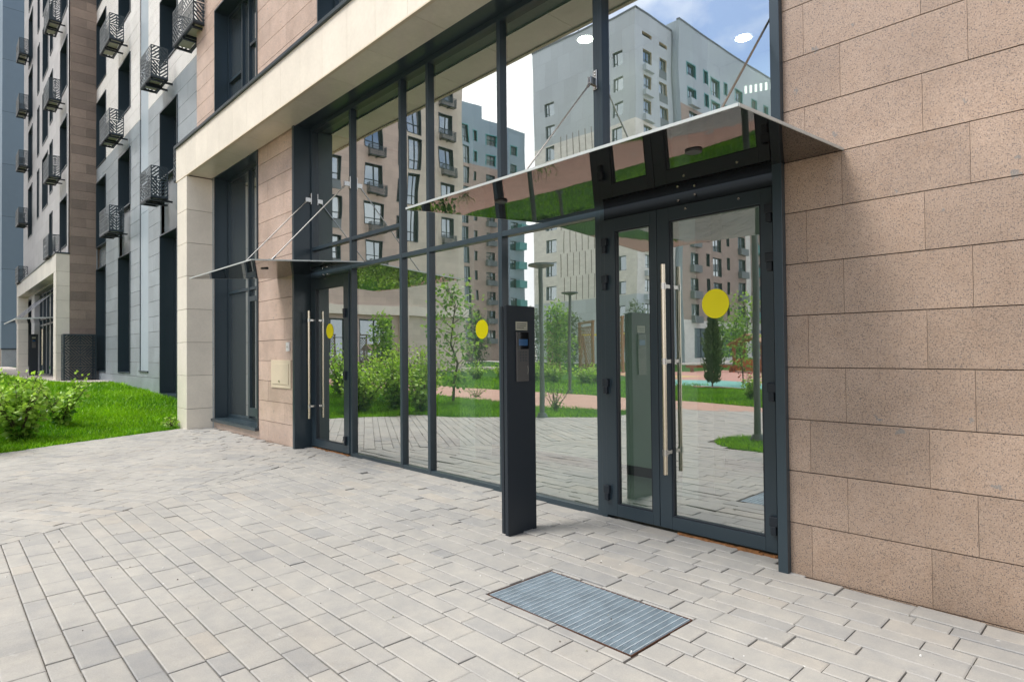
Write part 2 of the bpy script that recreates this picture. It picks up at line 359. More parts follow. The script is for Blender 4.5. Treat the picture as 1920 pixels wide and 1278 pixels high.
def pavers():
    m = MB(); r = random.Random(5)
    B0, B1 = (-5.95,.378), (-7.41,2.94)
    gx0, gx1, gy0, gy1 = -2.715, -1.69, 2.335, 2.89
    def add(poly, tone):
        c = (sum(p[0] for p in poly)/len(poly), sum(p[1] for p in poly)/len(poly))
        if c[1] > 4.13 or c[0] > 4.5 or c[1] < -5.4: return
        if c[1] > 3.93 and not -8.75 < c[0] < -1.68: return
        if ((c[0]-ICX)/IRX)**2+((c[1]-ICY)/IRY)**2 < 1: return
        for a, b in zip(EDGE, EDGE[1:]):
            if b[1] <= c[1] <= a[1] or (a is EDGE[0] and c[1] > a[1]):
                poly = clip(poly, a, b)
        if len(poly) < 3 or area(poly) < .0012: return
        n = len(poly); cx = sum(p[0] for p in poly)/n; cy = sum(p[1] for p in poly)/n
        k_w = 1.8 if c[1] > 2.9 else 1.; tx, ty, dz = r.gauss(0,.006*k_w), r.gauss(0,.006*k_w), r.gauss(0,.0014*k_w)
        i = len(m.v); g, ch = .0026, .0062
        def inset(d):
            out = []
            for k in range(n):
                p0, p1, p2 = poly[k-1], poly[k], poly[(k+1) % n]
                a = Vector((p1[0]-p0[0], p1[1]-p0[1])); b = Vector((p2[0]-p1[0], p2[1]-p1[1]))
                if a.length < 1e-5 or b.length < 1e-5: out.append(p1); continue
                a.normalize(); b.normalize(); na = Vector((-a.y, a.x)); nb = Vector((-b.y, b.x)); q = na+nb
                k_ = d/max(.35, (1+na.dot(nb))); out.append((p1[0]+q.x*k_, p1[1]+q.y*k_))
            return out
        z = lambda p: dz+(p[0]-cx)*tx+(p[1]-cy)*ty
        A, Bp = inset(g), inset(g+ch)
        for p in A: m.v.append((p[0], p[1], -.05))
        for p in A: m.v.append((p[0], p[1], z(p)-.0032))
        for p in Bp: m.v.append((p[0], p[1], z(p)))
        for k in range(n):
            j = (k+1) % n
            m.f.append((i+k, i+j, i+n+j, i+n+k)); m.f.append((i+n+k, i+n+j, i+2*n+j, i+2*n+k)); m.m += [0,0]; m.t += [tone*.85, tone]
        m.f.append(tuple(i+2*n+k for k in range(n))); m.m.append(0); m.t.append(tone)
    def toner(): return min(1, max(0, r.choice((.15,.4,.5,.6,.62,.75,.85))+r.gauss(0,.09)))
    # near field: rows along the facade, 0.11 and 0.16 m wide in turn
    k = -24
    while True:
        y0 = .378+.27*k
        if y0 > 4.2: break
        for ya, yb, ls in ((y0, y0+.11, (.16,.20,.28,.31,.33)), (y0+.11, y0+.27, (.24,.30,.37,.43,.47))):
            x = -8.9+r.random()*.3
            while x < 4.6:
                l = r.choice(ls); q = [(x,ya),(x+l,ya),(x+l,yb),(x,yb)]; x += l
                q = clip(q, B1, B0)
                if len(q) < 3: continue
                x0, x1 = min(p[0] for p in q), max(p[0] for p in q)
                if x1 > gx0 and x0 < gx1 and yb > gy0 and ya < gy1:
                    t = toner()
                    for xa, xb, yc, yd in ((x0, min(x1,gx0), ya, yb), (max(x0,gx1), x1, ya, yb), (max(x0,gx0), min(x1,gx1), ya, min(yb,gy0)), (max(x0,gx0), min(x1,gx1), max(ya,gy1), yb)):
                        if xb-xa > .012 and yd-yc > .012: add([(xa,yc),(xb,yc),(xb,yd),(xa,yd)], t)
                    continue
                add(q, toner())
        k += 1
    # far field: the same pavers turned by 30 degrees towards the lawn
    ca, sa = math.cos(Rd(30)), math.sin(Rd(30))
    k = -60
    while k < 60:
        v0 = .27*k
        for va, vb, ls in ((v0, v0+.11, (.11,.16,.22,.28,.31)), (v0+.11, v0+.27, (.16,.24,.30,.37,.43))):
            u = -14+r.random()*.4
            while u < 0:
                l = r.choice(ls); q = [(u,va),(u+l,va),(u+l,vb),(u,vb)]; u += l
                q = [(a*ca-b*sa, a*sa+b*ca) for a, b in q]
                if all(p[0] < -14 or p[1] < -5.5 or p[1] > 4.3 for p in q): continue
                cx, cy = q[0]
                if side(EDGE[0], EDGE[1], (cx,cy)) < -3: continue
                q = clip(q, B0, B1)
                if len(q) >= 3: add(q, toner())
        k += 1
    return m.build('pavement', M['paver'])
# keep only what lies on the walked side of the lawn line
_clip_edge = EDGE
kind(pavers(), 'structure')

m = MB(); r = random.Random(31)
for k in range(420):
    x, y = r.uniform(-7,1.5), r.uniform(-.5,3.85)
    s = r.choice((.0015,.002,.003,.004,.006)); a = r.uniform(0,6.28); c_, s_ = math.cos(a)*s, math.sin(a)*s; q = r.uniform(.5,1.)
    m.hexa([(x-c_,y-s_,-.001),(x+s_*q,y-c_*q,-.001),(x+c_,y+s_,-.001),(x-s_*q,y+c_*q,-.001),(x-c_*.6,y-s_*.6,s*.9),(x+s_*.5,y-c_*.5,s),(x+c_*.7,y+s_*.7,s*.8),(x-s_*.6,y+c_*.6,s)], r.choice((0,0,1,2)))
kind(m.build('grit', [M['plate'], M['sand'], M['white']]), 'stuff')

# lawns: one soil sheet and blades of grass on it
def in_pave(x, y):
    if ((x-ICX)/IRX)**2+((y-ICY)/IRY)**2 < 1: return False
    for a, b in zip(EDGE, EDGE[1:]):
        if b[1] <= y <= a[1]: return side(a, b, (x, y)) > 0
    return y > 0 and x > -13 or y < -5.2 and False
def on_path(x, y):
    n, f = path_n(x), path_f(x)
    if f < y < n: return True
    if x < -36 and -14 < y < 2.5: return True
    return False
def path_n(x): return lerp([(-40,-5.0),(-19,-4.2),(-10.8,-2.75),(-9.2,-3.0),(-7.65,-4.6),(-6,-5.2),(5,-5.3)], x)
def path_f(x): return lerp([(-40,-8.2),(-19.4,-6.97),(-12,-6.69),(-8.7,-6.64),(-6.5,-6.1),(5,-6.6)], x)
m = MB(); xs = [-62+i*1. for i in range(60)]; ys = [-46+i*1. for i in range(51)]+[4.6]
for x0 in xs:
    for y0, y1 in zip(ys, ys[1:]):
        m.poly([(x, y, lz(x, y)-.022 if x < -11.4 or y < -6 else -.022-.010*(y > -2)) for x, y in ((x0,y0),(x0+1,y0),(x0+1,y1),(x0,y1))])
m2 = MB()
for k in range(28):
    a, b = 2*math.pi*k/28, 2*math.pi*(k+1)/28
    m.poly([(ICX,ICY,.015),(ICX+IRX*math.cos(a),ICY+IRY*math.sin(a),.0),(ICX+IRX*math.cos(b),ICY+IRY*math.sin(b),.0)])
kind(m.build('lawn', M['lawn']), 'structure')
m = MB(); X = [-40,-30,-24,-19.4,-15,-12,-10.8,-9.2,-8.2,-7.65,-6.5,-6,-4,-2,0,5]
for a, b in zip(X, X[1:]): m.poly([(a,path_f(a),.002),(b,path_f(b),.002),(b,path_n(b),.002),(a,path_n(a),.002)])
kind(m.build('path', M['path']), 'structure')
m = MB(); m.poly([(-60,2.2,.612),(-38.5,2.2,.606),(-27,2.45,.586),(-23.2,3.2,.556),(-23.2,4.22,.556),(-60,4.2,.612)])
m.poly([(-39.8,-30,.02),(-36.4,-30,.02),(-36.4,-6,.02),(-36.8,2.1,.61),(-39.8,2.1,.613)])
kind(m.build('entrance_path', M['path2']), 'structure')
m = MB()
m.poly([(-12,-12.6,.002),(-6,-12.2,.002),(2,-12.5,.002),(2,-30,.002),(-20,-30,.002),(-24,-22,.002)], 0)
m.poly([(-14.5,-13.6,.006),(-9.5,-12.5,.006),(-8.2,-13.4,.006),(-12,-16.8,.006),(-16.5,-17.4,.006)], 1)
m.poly([(-22,-20,.006),(-17,-19.2,.006),(-16,-21,.006),(-21,-22.5,.006)], 2); m.poly([(-13,-19.5,.006),(-8,-18.5,.006),(-6,-22,.006),(-12,-23,.006)], 1)
kind(m.build('playground_surface', [M['pinkrubber'], M['tealrubber'], M['yelrubber']]), 'structure')

def grass(name, spots, seed):
    m = MB(); r = random.Random(seed)
    for (x0, x1, y0, y1, n, hmin, hmax, wid, test) in spots:
        k = 0
        while k < n:
            x, y = x0+(x1-x0)*r.random(), y0+(y1-y0)*r.random(); k += 1
            if not test(x, y): continue
            z = lz(x, y)-.02 if x < -11.4 or y < -6 else -.015
            h = r.uniform(hmin, hmax)*(1.3 if math.sin(x*2.3+math.sin(y*3.1))*math.sin(y*1.7) > .5 else 1)
            a = r.uniform(0, 6.283); wx, wy = math.cos(a)*wid, math.sin(a)*wid
            lx, ly = r.gauss(0,.45)*h, r.gauss(0,.45)*h
            t = min(1, max(0, .45+.28*math.sin(x*1.1+y*.7)*math.sin(y*1.9-x*.4)+r.gauss(0,.22)))
            m.poly([(x-wx,y-wy,z),(x+wx,y+wy,z),(x+wx*.6+lx*.5,y+wy*.6+ly*.5,z+h*.6),(x+lx,y+ly,z+h)], 0, t)
    return kind(m.build(name, M['grass']), 'stuff')
lawn1 = lambda x, y: not in_pave(x, y) and not (x < -23.2 and y > lerp([(-38.5,2.2),(-27,2.45),(-23.2,3.2)], x)) and y < 4.18 and not (x > -13.14 and y > 3.44)
grass('grass', [(-15,-11.0,-.2,4.2,26000,.05,.095,.007,lawn1), (-20,-15,-.5,4.2,17000,.05,.10,.010,lawn1), (-27,-20,-.5,4.2,12000,.06,.11,.014,lawn1), (-36,-27,-.5,2.4,4000,.06,.11,.02,lawn1)], 3)
lawn2 = lambda x, y: not in_pave(x, y) and not on_path(x, y)
grass('courtyard_grass', [(-14,-7,-6.6,0,24000,.05,.10,.010,lawn2), (-36,-13,-4.6,0,9000,.06,.11,.02,lawn2), (-36,-12,-14,-6.6,12000,.06,.12,.022,lawn2),
     (-12,0,-12.4,-6.2,18000,.06,.12,.015,lambda x, y: y < path_f(x) and y > -12.4+.6*math.sin(x)),
     (ICX-IRX,ICX+IRX,ICY-IRY,ICY+IRY,5200,.04,.085,.007,lambda x, y: ((x-ICX)/IRX)**2+((y-ICY)/IRY)**2 < 1)], 4)

# ------------------------------------------------------------------ faces of buildings
class F:                                # a vertical face: a along it, c outwards, z up
    def __init__(s, O, u): s.O = Vector((*O, 0)); s.u = Vector((*u, 0)); s.n = Vector((u[1], -u[0], 0))
    def p(s, a, c, z): q = s.O+s.u*a+s.n*c; return (q.x, q.y, z)
    def box(s, m, a0, a1, c0, c1, z0, z1, mat=0, t=.5):
        m.hexa([s.p(a0,c1,z0),s.p(a1,c1,z0),s.p(a1,c0,z0),s.p(a0,c0,z0),s.p(a0,c1,z1),s.p(a1,c1,z1),s.p(a1,c0,z1),s.p(a0,c0,z1)], mat, t)
    def quad(s, m, a0, a1, c, z0, z1, mat=0, t=.5): m.poly([s.p(a0,c,z0),s.p(a1,c,z0),s.p(a1,c,z1),s.p(a0,c,z1)], mat, t)
def wallgrid(m, f, a0, a1, z0, z1, holes=(), c=0., zone=None, zb=(), ab=(), reveal=.25, rmat=0):
    A = sorted({a0, a1, *[x for x in ab if a0 < x < a1], *[x for h in holes for x in h[:2] if a0 < x < a1]}); Z = sorted({z0, z1, *[x for x in zb if z0 < x < z1], *[x for h in holes for x in h[2:4] if z0 < x < z1]})
    for p, q in zip(A, A[1:]):
        for r, s in zip(Z, Z[1:]):
            ca, cz = (p+q)/2, (r+s)/2
            if any(h[0] < ca < h[1] and h[2] < cz < h[3] for h in holes): continue
            f.quad(m, p, q, c, r, s, zone(ca, cz) if zone else 0)
    if reveal:
        for h in holes:
            b0, b1, y0, y1 = max(h[0],a0), min(h[1],a1), max(h[2],z0), min(h[3],z1)
            k = rmat if not callable(rmat) else rmat((b0+b1)/2, (y0+y1)/2)
            m.poly([f.p(b0,c,y0),f.p(b0,c,y1),f.p(b0,c-reveal,y1),f.p(b0,c-reveal,y0)], k); m.poly([f.p(b1,c-reveal,y0),f.p(b1,c-reveal,y1),f.p(b1,c,y1),f.p(b1,c,y0)], k)
            m.poly([f.p(b0,c,y0),f.p(b0,c-reveal,y0),f.p(b1,c-reveal,y0),f.p(b1,c,y0)], k); m.poly([f.p(b0,c-reveal,y1),f.p(b0,c,y1),f.p(b1,c,y1),f.p(b1,c-reveal,y1)], k)
def slabs(m, f, a0, a1, z0, z1, ch, zb, pw, off, holes=(), c=.03, gap=.007, shift=.5, matfn=None, seed=0, vgap=.35):
    k0 = math.floor((z0-zb)/ch); k1 = math.ceil((z1-zb)/ch)
    for k in range(k0, k1):
        ra, rb = zb+k*ch, zb+(k+1)*ch
        Z = sorted({max(ra,z0), min(rb,z1), *[x for h in holes for x in h[2:4] if max(ra,z0) < x < min(rb,z1)]})
        for za, zc in zip(Z, Z[1:]):
            iv = [(a0, a1)]
            for h in holes:
                if h[2] < (za+zc)/2 < h[3]: iv = [q for (p, r) in iv for q in ((p, min(r,h[0])), (max(p,h[1]), r)) if q[1]-q[0] > .004]
            for p, q in iv:
                o = off+(k % 2)*shift*pw; j = math.floor((p-o)/pw)
                x = p
                while x < q-1e-4:
                    e = min(q, o+(j+1)*pw); j2 = j; j += 1
                    if e-x < .004: x = e; continue
                    g = gap/2*vgap
                    xa = x+(g if x > p+1e-4 or abs(x-a0) < 1e-6 else 0); xb = e-(g if e < q-1e-4 else 0)
                    g = gap/2; ya = za+(g if abs(za-ra) < 1e-6 else 0); yb = zc-(g if abs(zc-rb) < 1e-6 else 0)
                    t = random.Random(k*7919+j2*104729+seed).random()
                    d = c-random.Random(k*31+j2*17+seed).random()*.0015
                    mt = matfn((xa+xb)/2, (ya+yb)/2) if matfn else 0
                    P = [f.p(xa,d,ya),f.p(xb,d,ya),f.p(xb,d,yb),f.p(xa,d,yb)]; Q = [f.p(xa,0,ya),f.p(xb,0,ya),f.p(xb,0,yb),f.p(xa,0,yb)]
                    m.poly(P, mt, t)
                    for i in range(4): i2 = (i+1) % 4; m.poly([P[i2], P[i], Q[i], Q[i2]], mt, t)
                    x = e
def window(parent, f, a0, a1, z0, z1, depth=.22, fw=.055, mull=(), trans=(), liner=0., proud=.02, frame='metal', label=None, sill=0., glass='wglass'):
    m = MB(); d = -depth
    if liner:
        for p in ((a0, a0+liner, z0, z1), (a1-liner, a1, z0, z1), (a0+liner, a1-liner, z1-liner, z1), (a0+liner, a1-liner, z0, z0+liner+sill)): f.box(m, p[0], p[1], d, proud, p[2], p[3])
        a0 += liner; a1 -= liner; z0 += liner+sill; z1 -= liner
    for p in ((a0, a0+fw, z0, z1), (a1-fw, a1, z0, z1), (a0+fw, a1-fw, z1-fw, z1), (a0+fw, a1-fw, z0, z0+fw)): f.box(m, p[0], p[1], d-.05, d+.03, p[2], p[3])
    W, H = a1-a0, z1-z0
    for q in mull: f.box(m, a0+W*q-fw*.5, a0+W*q+fw*.5, d-.05, d+.032, z0+fw, z1-fw)
    for q in trans:
        s, e = (0, 1) if len(q) == 1 else q[1:]
        f.box(m, a0+W*s+fw, a0+W*e-fw, d-.05, d+.026, z0+H*q[0]-fw*.45, z0+H*q[0]+fw*.45)
    o = m.build('window', M[frame], parent)
    g = MB(); f.box(g, a0+fw*.5, a1-fw*.5, d-.035, d-.02, z0+fw*.5, z1-fw*.5); g.build('pane', M[glass], o)
    if label: o['label'] = label
    return o

# ------------------------------------------------------------------ building with the glazed entrance
G1 = thing('apartment_building', 'brown stone apartment building with a beige portal round a tall glazed entrance', 'building', (-6, 4, 0))
NF = F((0, 3.95), (1, 0))               # a = world x, front of the stone at y = 3.92
def facing(name, f, mat, a0, a1, z0, z1, ch, zb, pw, off, holes=(), c=.03, parent=G1, seed=0, shift=.5, back=True, matfn=None, gap=.007):
    m = MB(); slabs(m, f, a0, a1, z0, z1, ch, zb, pw, off, holes, c, seed=seed, shift=shift, matfn=matfn, gap=gap)
    k = len(mat) if isinstance(mat, list) else 1
    if back: 
        b = MB(); wallgrid(b, f, a0, a1, z0, z1, holes, 0, reveal=0)
        for fc in b.f: m.poly([b.v[i] for i in fc], k)
    return m.build(name, (mat if isinstance(mat, list) else [mat])+[M['joint']], parent)
# right hand granite wall, left pier, upper floors
facing('stone_cladding', NF, M['granite'], -1.617, 5.5, -.05, 6.4, .3225, .3165-.3225, .62, -1.487, shift=1/3, gap=.0055)
upw = [(-12.38+k*4.32, -10.26+k*4.32, 5.9+j*2.83, 8.0+j*2.83) for k in range(4) for j in range(3)]
facing('stone_cladding', NF, M['granite2'], -13.5, 5.5, 4.86, 14., .3225, .0, 1.25, -13.5, holes=upw, seed=3)
win1 = (-12.38, -10.245, .13, 4.80)
facing('stone_cladding', NF, M['granite2'], -12.46, -8.83, -.05, 4.86, .3225, .0, 1.25, -11.1, holes=[win1], seed=5)
facing('stone_cladding', NF, M['greyslab'], -13.2, -12.46, -.05, 4.86, .3225, -.1, 1.25, -13.3, seed=6)
m = MB(); NF.box(m, -13.5, -13.2, -.3, 0, -.05, 5.0); NF.box(m, -13.5, 5.5, -12, -.02, 14.02, 14.2); NF.box(m, -13.5, 5.5, -12.2, -12, 0, 34); wallgrid(m, NF, -13.5, 5.5, 14., 34., reveal=0)
m.poly([(-13.5,3.95,0),(-13.5,16,0),(-13.5,16,34),(-13.5,3.95,34)][::-1]); m.poly([(5.5,3.9,0),(5.5,16,0),(5.5,16,34),(5.5,3.9,34)]); m.poly([(-13.5,3.95,34),(5.5,3.95,34),(5.5,16,34),(-13.5,16,34)])
m.build('upper_wall', M['r1pink'], G1)
for h in upw: window(G1, NF, *h, depth=.23, mull=(.36, .52), trans=((.36, 0, .36), (.52, .52, 1.)), liner=.03, proud=.045, glass='wglass2')
window(G1, NF, *win1, depth=.22, mull=(.515,), trans=((.52,),), liner=.03, proud=.05, sill=.035, glass='wglass2')
m = MB(); m.box(-12.44, -10.235, 3.855, 4.18, .13, .185); m.build('window_sill', M['metal'], G1, bevel=.004)
m = MB()                                 # opening sash in the right half of the tall window
for p in ((-11.19,-11.11,.30,2.42),(-10.40,-10.33,.30,2.42),(-11.11,-10.40,2.33,2.42),(-11.11,-10.40,.30,.45)): m.box(p[0], p[1], 4.095, 4.14, p[2], p[3])
m.build('window_sash', M['metal'], G1, bevel=.004)
# portal frame: pilaster, fascia, soffit
PZ0, PZ1, PY = 4.77, 5.42, 3.46
def course(m, f, a0, a1, zs, c0, c1, t0=0):
    for k, (p, q) in enumerate(zip(zs, zs[1:])): f.box(m, a0, a1, c0, c1, p+.003, q-.003, 0, random.Random(k*13+t0).random())
pzs = [-.05,.38,1.005,1.63,2.255,2.88,3.505,4.13,4.77]
m = MB()
course(m, F((0, PY+.03), (1, 0)), -13.13, -12.536, pzs, 0, .03, 1); course(m, F((-12.56, 0), (0, 1)), PY+.003, 3.92, pzs, 0, .03, 2)
m.box(-13.12, -12.565, PY+.035, 3.95, -.05, 4.77, 1)
m.box(-13.13, -13.12, PY+.03, 3.95, -.05, 4.77, 0)
m.build('portal_pilaster', [M['lime'], M['joint']], G1, bevel=.003)
m = MB(); course(m, F((0, PY+.03), (1, 0)), .9, 1.5, pzs, 0, .03, 3); m.box(.9, 1.5, PY+.03, 3.92, -.05, 4.77, 1)
m.build('portal_pilaster', [M['lime'], M['joint']], G1, bevel=.003)
m = MB(); x = -13.2; k = 0
for wd in [.62]*30:
    if x > 1.5: break
    m.box(x+.0015, min(x+wd, 1.56)-.0015, PY-.002, PY+.028, PZ0+.012, PZ1, 0, random.Random(k).random()); k += 1; x += wd
m.box(-13.19, 1.55, PY+.03, 3.92, PZ0+.035, PZ1-.01, 1)
m.build('portal_fascia', [M['lime'], M['joint']], G1)
m = MB(); x = -12.53; k = 0
while x < .9:
    e = min(x+.93, .9); m.box(x+.002, e-.002, PY+.035, 3.90, PZ0+.012, PZ0+.036, 0, random.Random(k+50).random()); x = e; k += 1
m.build('portal_soffit', M['lime'], G1)
m = MB(); m.box(-13.2, 1.56, PY-.006, PY+.034, PZ0-.004, PZ0+.012); m.build('drip_trim', M['hatch'], G1)
m = MB(); m.box(-13.24, 1.6, PY-.035, 3.93, PZ1+.004, PZ1+.05); m.build('portal_coping', M['metal'], G1, bevel=.003)
# metal surround of the opening
m = MB(); m.box(-8.835, -8.772, 3.875, 4.25, -.04, 4.86); m.box(-1.678, -1.617, 3.875, 4.25, -.04, 4.86); m.box(-8.772, -1.678, 3.875, 4.25, 4.80, 4.86)
m.build('opening_surround', M['metal'], G1, bevel=.003)
# curtain wall
m = MB(); YF0, YB = 4.14, 4.25
for x0, x1, z0, z1 in ((-8.772,-8.735,2.5,4.80),(-7.60,-7.545,0,4.74),(-6.37,-6.32,0,4.74),(-5.80,-5.75,0,4.74),(-4.57,-4.515,0,4.74),(-3.325,-3.27,0,4.74),(-1.73,-1.68,0,4.80)): m.box(x0, x1, YF0, YB, z0, z1)
m.box(-8.735, -1.73, YF0, YB, 4.74, 4.80)
for x0, x1 in ((-8.735,-7.60),(-7.545,-6.37)): m.box(x0, x1, YF0+.003, YB-.003, 2.935, 2.985); m.box(x0, x1, YF0+.003, YB-.003, 2.55, 2.605)
for x0, x1 in ((-6.32,-5.80),(-5.75,-4.57),(-4.515,-3.325)): m.box(x0, x1, YF0+.003, YB-.003, 2.55, 2.605)
for x0, x1 in ((-7.545,-6.37),(-6.32,-5.80),(-5.75,-4.57),(-4.515,-3.325)): m.box(x0, x1, YF0+.003, YB-.003, -.02, .045)
m.box(-8.772, -8.735, YF0-.003, YB, -.02, 2.5); m.box(-3.27, -3.222, YF0-.006, YB-.003, -.02, 4.74); m.box(-1.785, -1.73, YF0-.006, YB-.003, -.02, 4.74); m.box(-8.735, -7.60, YF0-.006, YB-.006, 2.505, 2.55)
m.build('curtain_wall_frame', M['metal'], G1, bevel=.003)
m = MB(); m.box(-3.222, -1.785, YF0-.004, YB-.003, 2.505, 2.70); m.build('door_head', M['headblack'], G1)
panes = [(-8.735,-7.60,2.605,2.935),(-8.735,-7.60,2.985,4.74),(-7.545,-6.37,.045,2.55),(-7.545,-6.37,2.605,2.935),(-7.545,-6.37,2.985,4.74),(-6.32,-5.80,.045,2.55),(-6.32,-5.80,2.605,4.74),
         (-5.75,-4.57,.045,2.55),(-5.75,-4.57,2.605,4.74),(-4.515,-3.325,.045,2.55),(-4.515,-3.325,2.605,4.74),(-3.222,-1.785,2.70,4.74)]
def pane(x0, x1, z0, z1, y, parent, name='glass_pane'):
    m = MB(); m.box(x0-.006, x1+.006, y, y+.02, z0-.006, z1+.006, 1)
    m.m[2] = 0
    return m.build(name, [M['fglass'], M['clear']], parent)
def disc(m, x, y, z, r, d, n=40, mat=0):
    for k in range(n):
        a, b = 2*math.pi*k/n, 2*math.pi*(k+1)/n; p, q = (x+r*math.cos(a), z+r*math.sin(a)), (x+r*math.cos(b), z+r*math.sin(b))
        m.poly([(x,y,z),(p[0],y,p[1]),(q[0],y,q[1])], mat); m.poly([(p[0],y,p[1]),(p[0],y+d,p[1]),(q[0],y+d,q[1]),(q[0],y,q[1])], mat); m.poly([(x,y+d,z),(q[0],y+d,q[1]),(p[0],y+d,p[1])], mat)
for k, p in enumerate(panes):
    o = pane(*p, 4.185, G1)
    if k == 7: m = MB(); disc(m, -4.88, 4.182, 1.635, .10, .001); m.build('yellow_sticker', M['film'], o)
def handle(x, y, za, zb, clips, parent):
    m = MB(); m.tube((x,y,za), (x,y,zb), .017, n=16)
    o = m.build('pull_handle', M['steelwarm'], parent, smooth=False)
    for z in clips:
        c = MB(); c.tube((x,y,z-.024), (x,y,z+.024), .022, n=16); c.box(x-.011, x+.011, y+.015, 4.128, z-.014, z+.014); c.build('handle_clip', M['steel'], parent)
def door(x0, x1, z1, gx0, gx1, gz0, gz1, label, hx, hs, hinges, stick):
    m = MB(); y0, y1 = 4.125, 4.19; z0 = .028
    for p in ((x0, gx0, z0, z1), (gx1, x1, z0, z1), (gx0, gx1, z0, gz0), (gx0, gx1, gz1, z1)): m.box(p[0], p[1], y0, y1, p[2], p[3])
    d = m.build('door', M['metal'], G1, bevel=.003); d['label'] = label
    pane(gx0, gx1, gz0, gz1, 4.152, d, 'door_glass')
    m = MB()
    for p in ((gx0, gx0+.012, gz0, gz1), (gx1-.012, gx1, gz0, gz1), (gx0+.012, gx1-.012, gz0, gz0+.012), (gx0+.012, gx1-.012, gz1-.012, gz1)): m.box(p[0], p[1], y0+.006, 4.15, p[2], p[3])
    m.build('glazing_bead', M['metal2'], d)
    if hx: handle(hx, 4.045, hs[0], hs[-1], hs[1:-1], d)
    for x, z in hinges:
        m = MB(); m.box(x-.029, x+.029, 4.09, 4.126, z-.002, z+.062); m.box(x-.021, x+.017, 4.092, 4.126, z-.062, z-.001); m.build('hinge', M['metal2'], d, bevel=.005)
    if stick: m = MB(); disc(m, stick[0], 4.148, stick[1], .107, .0015); m.build('yellow_sticker', M['yellow'], d)
    return d
door(-8.733, -7.603, 2.50, -8.60, -7.745, .135, 2.345, 'single glazed door in the left end of the glass wall', -8.645, (.44,.62,1.89,2.03), [(-7.685,z) for z in (1.95,1.09,.20)], (-8.195, 1.718))
door(-3.218, -2.703, 2.50, -3.11, -2.765, .125, 2.395, 'narrow fixed leaf of the double door', None, None, [(-3.20,z) for z in (2.28,1.97,1.10,.215)], None)
door(-2.698, -1.788, 2.50, -2.592, -1.868, .122, 2.398, 'wide leaf of the double door with yellow sticker', -2.595, (.456,.622,1.314,1.886,2.053), [(-1.80,z) for z in (2.32,1.99,1.11,.215)], (-2.224, 1.735))
r = random.Random(2)
for a, b in ((-8.72,-7.62),(-2.55,-1.79)):
    x = a; m = MB()
    while x < b: l = r.uniform(.02,.07); m.box(x, min(b,x+l), 4.114+r.random()*.012, 4.16, -.01, .006+r.random()*.009); x += l
    m.build('threshold_foam', M['rust2'], G1)
for x, z in ((-2.50,2.535),(-2.36,2.555),(-2.44,2.465),(-8.35,2.535),(-8.22,2.53),(-8.30,2.475),(-2.02,2.46)): m = MB(); m.tube((x,4.118,z), (x,4.135,z), .009, n=10); m.build('screw', M['steel'], G1)
# the room behind the glass
m = MB(); m.box(-8.8, -1.65, 4.26, 9., -.06, -.005, 0); m.box(-8.8, -1.65, 4.26, 9., 4.80, 4.9, 1)
m.box(-8.8, -3.7, 5.75, 5.9, -.005, 4.8, 2); m.box(-3.7, -3.6, 5.75, 6.9, -.005, 4.8, 2); m.box(-3.7, -1.65, 6.9, 7.0, -.005, 4.8, 2); m.box(-8.95, -8.84, 4.26, 6, -.005, 4.8, 2); m.box(-1.62, -1.5, 4.26, 7, -.005, 4.8, 2)
m.build('lobby_wall', [M['ifloor'], M['iceil'], M['iwall']], G1)
m = MB(); m.box(-8.8, -3.6, 5.735, 5.75, -.005, .10); m.box(-3.6, -1.66, 6.885, 6.9, -.005, .10); m.build('skirting', M['skirt'], G1)
for x0, x1, y in ((-6.55,-6.22,5.2),(-3.16,-2.98,5.2)): m = MB(); m.box(x0, x1, y, y+.3, -.005, 4.8); m.build('lobby_column', M['white2'], G1, bevel=.01)
for k, (x, y) in enumerate(((-4.236,5.15),(-3.055,6.4))):
    t = thing('ceiling_light', ('lit round lamp in the lobby ceiling left of the tall mullion', 'lit round lamp in the lobby ceiling above the double door')[k], 'ceiling light', (x, y, 4.8), 'round lobby lamps')
    for nm, r0, r1, z, mt in (('lamp_ring', .13, .11, 4.785, 'white'), ('lamp_glass', .085, .08, 4.78, 'lit')):
        m = MB(); m.tube((x,y,4.80), (x,y,z), r0, r1, 28); m.build(nm, M[mt], t)
t = thing('strip_light', 'curved strip light of small lit tubes seen through the top pane', 'ceiling light', (-2.6, 6.3, 3.9))
for k in range(6):
    m = MB(); x = -2.99+k*.055; z = 4.17-.008*k; m.tube((x, 6.3, z-.04), (x, 6.3, z+.035), .013, n=8); m.build('tube', M['lit2'], t)

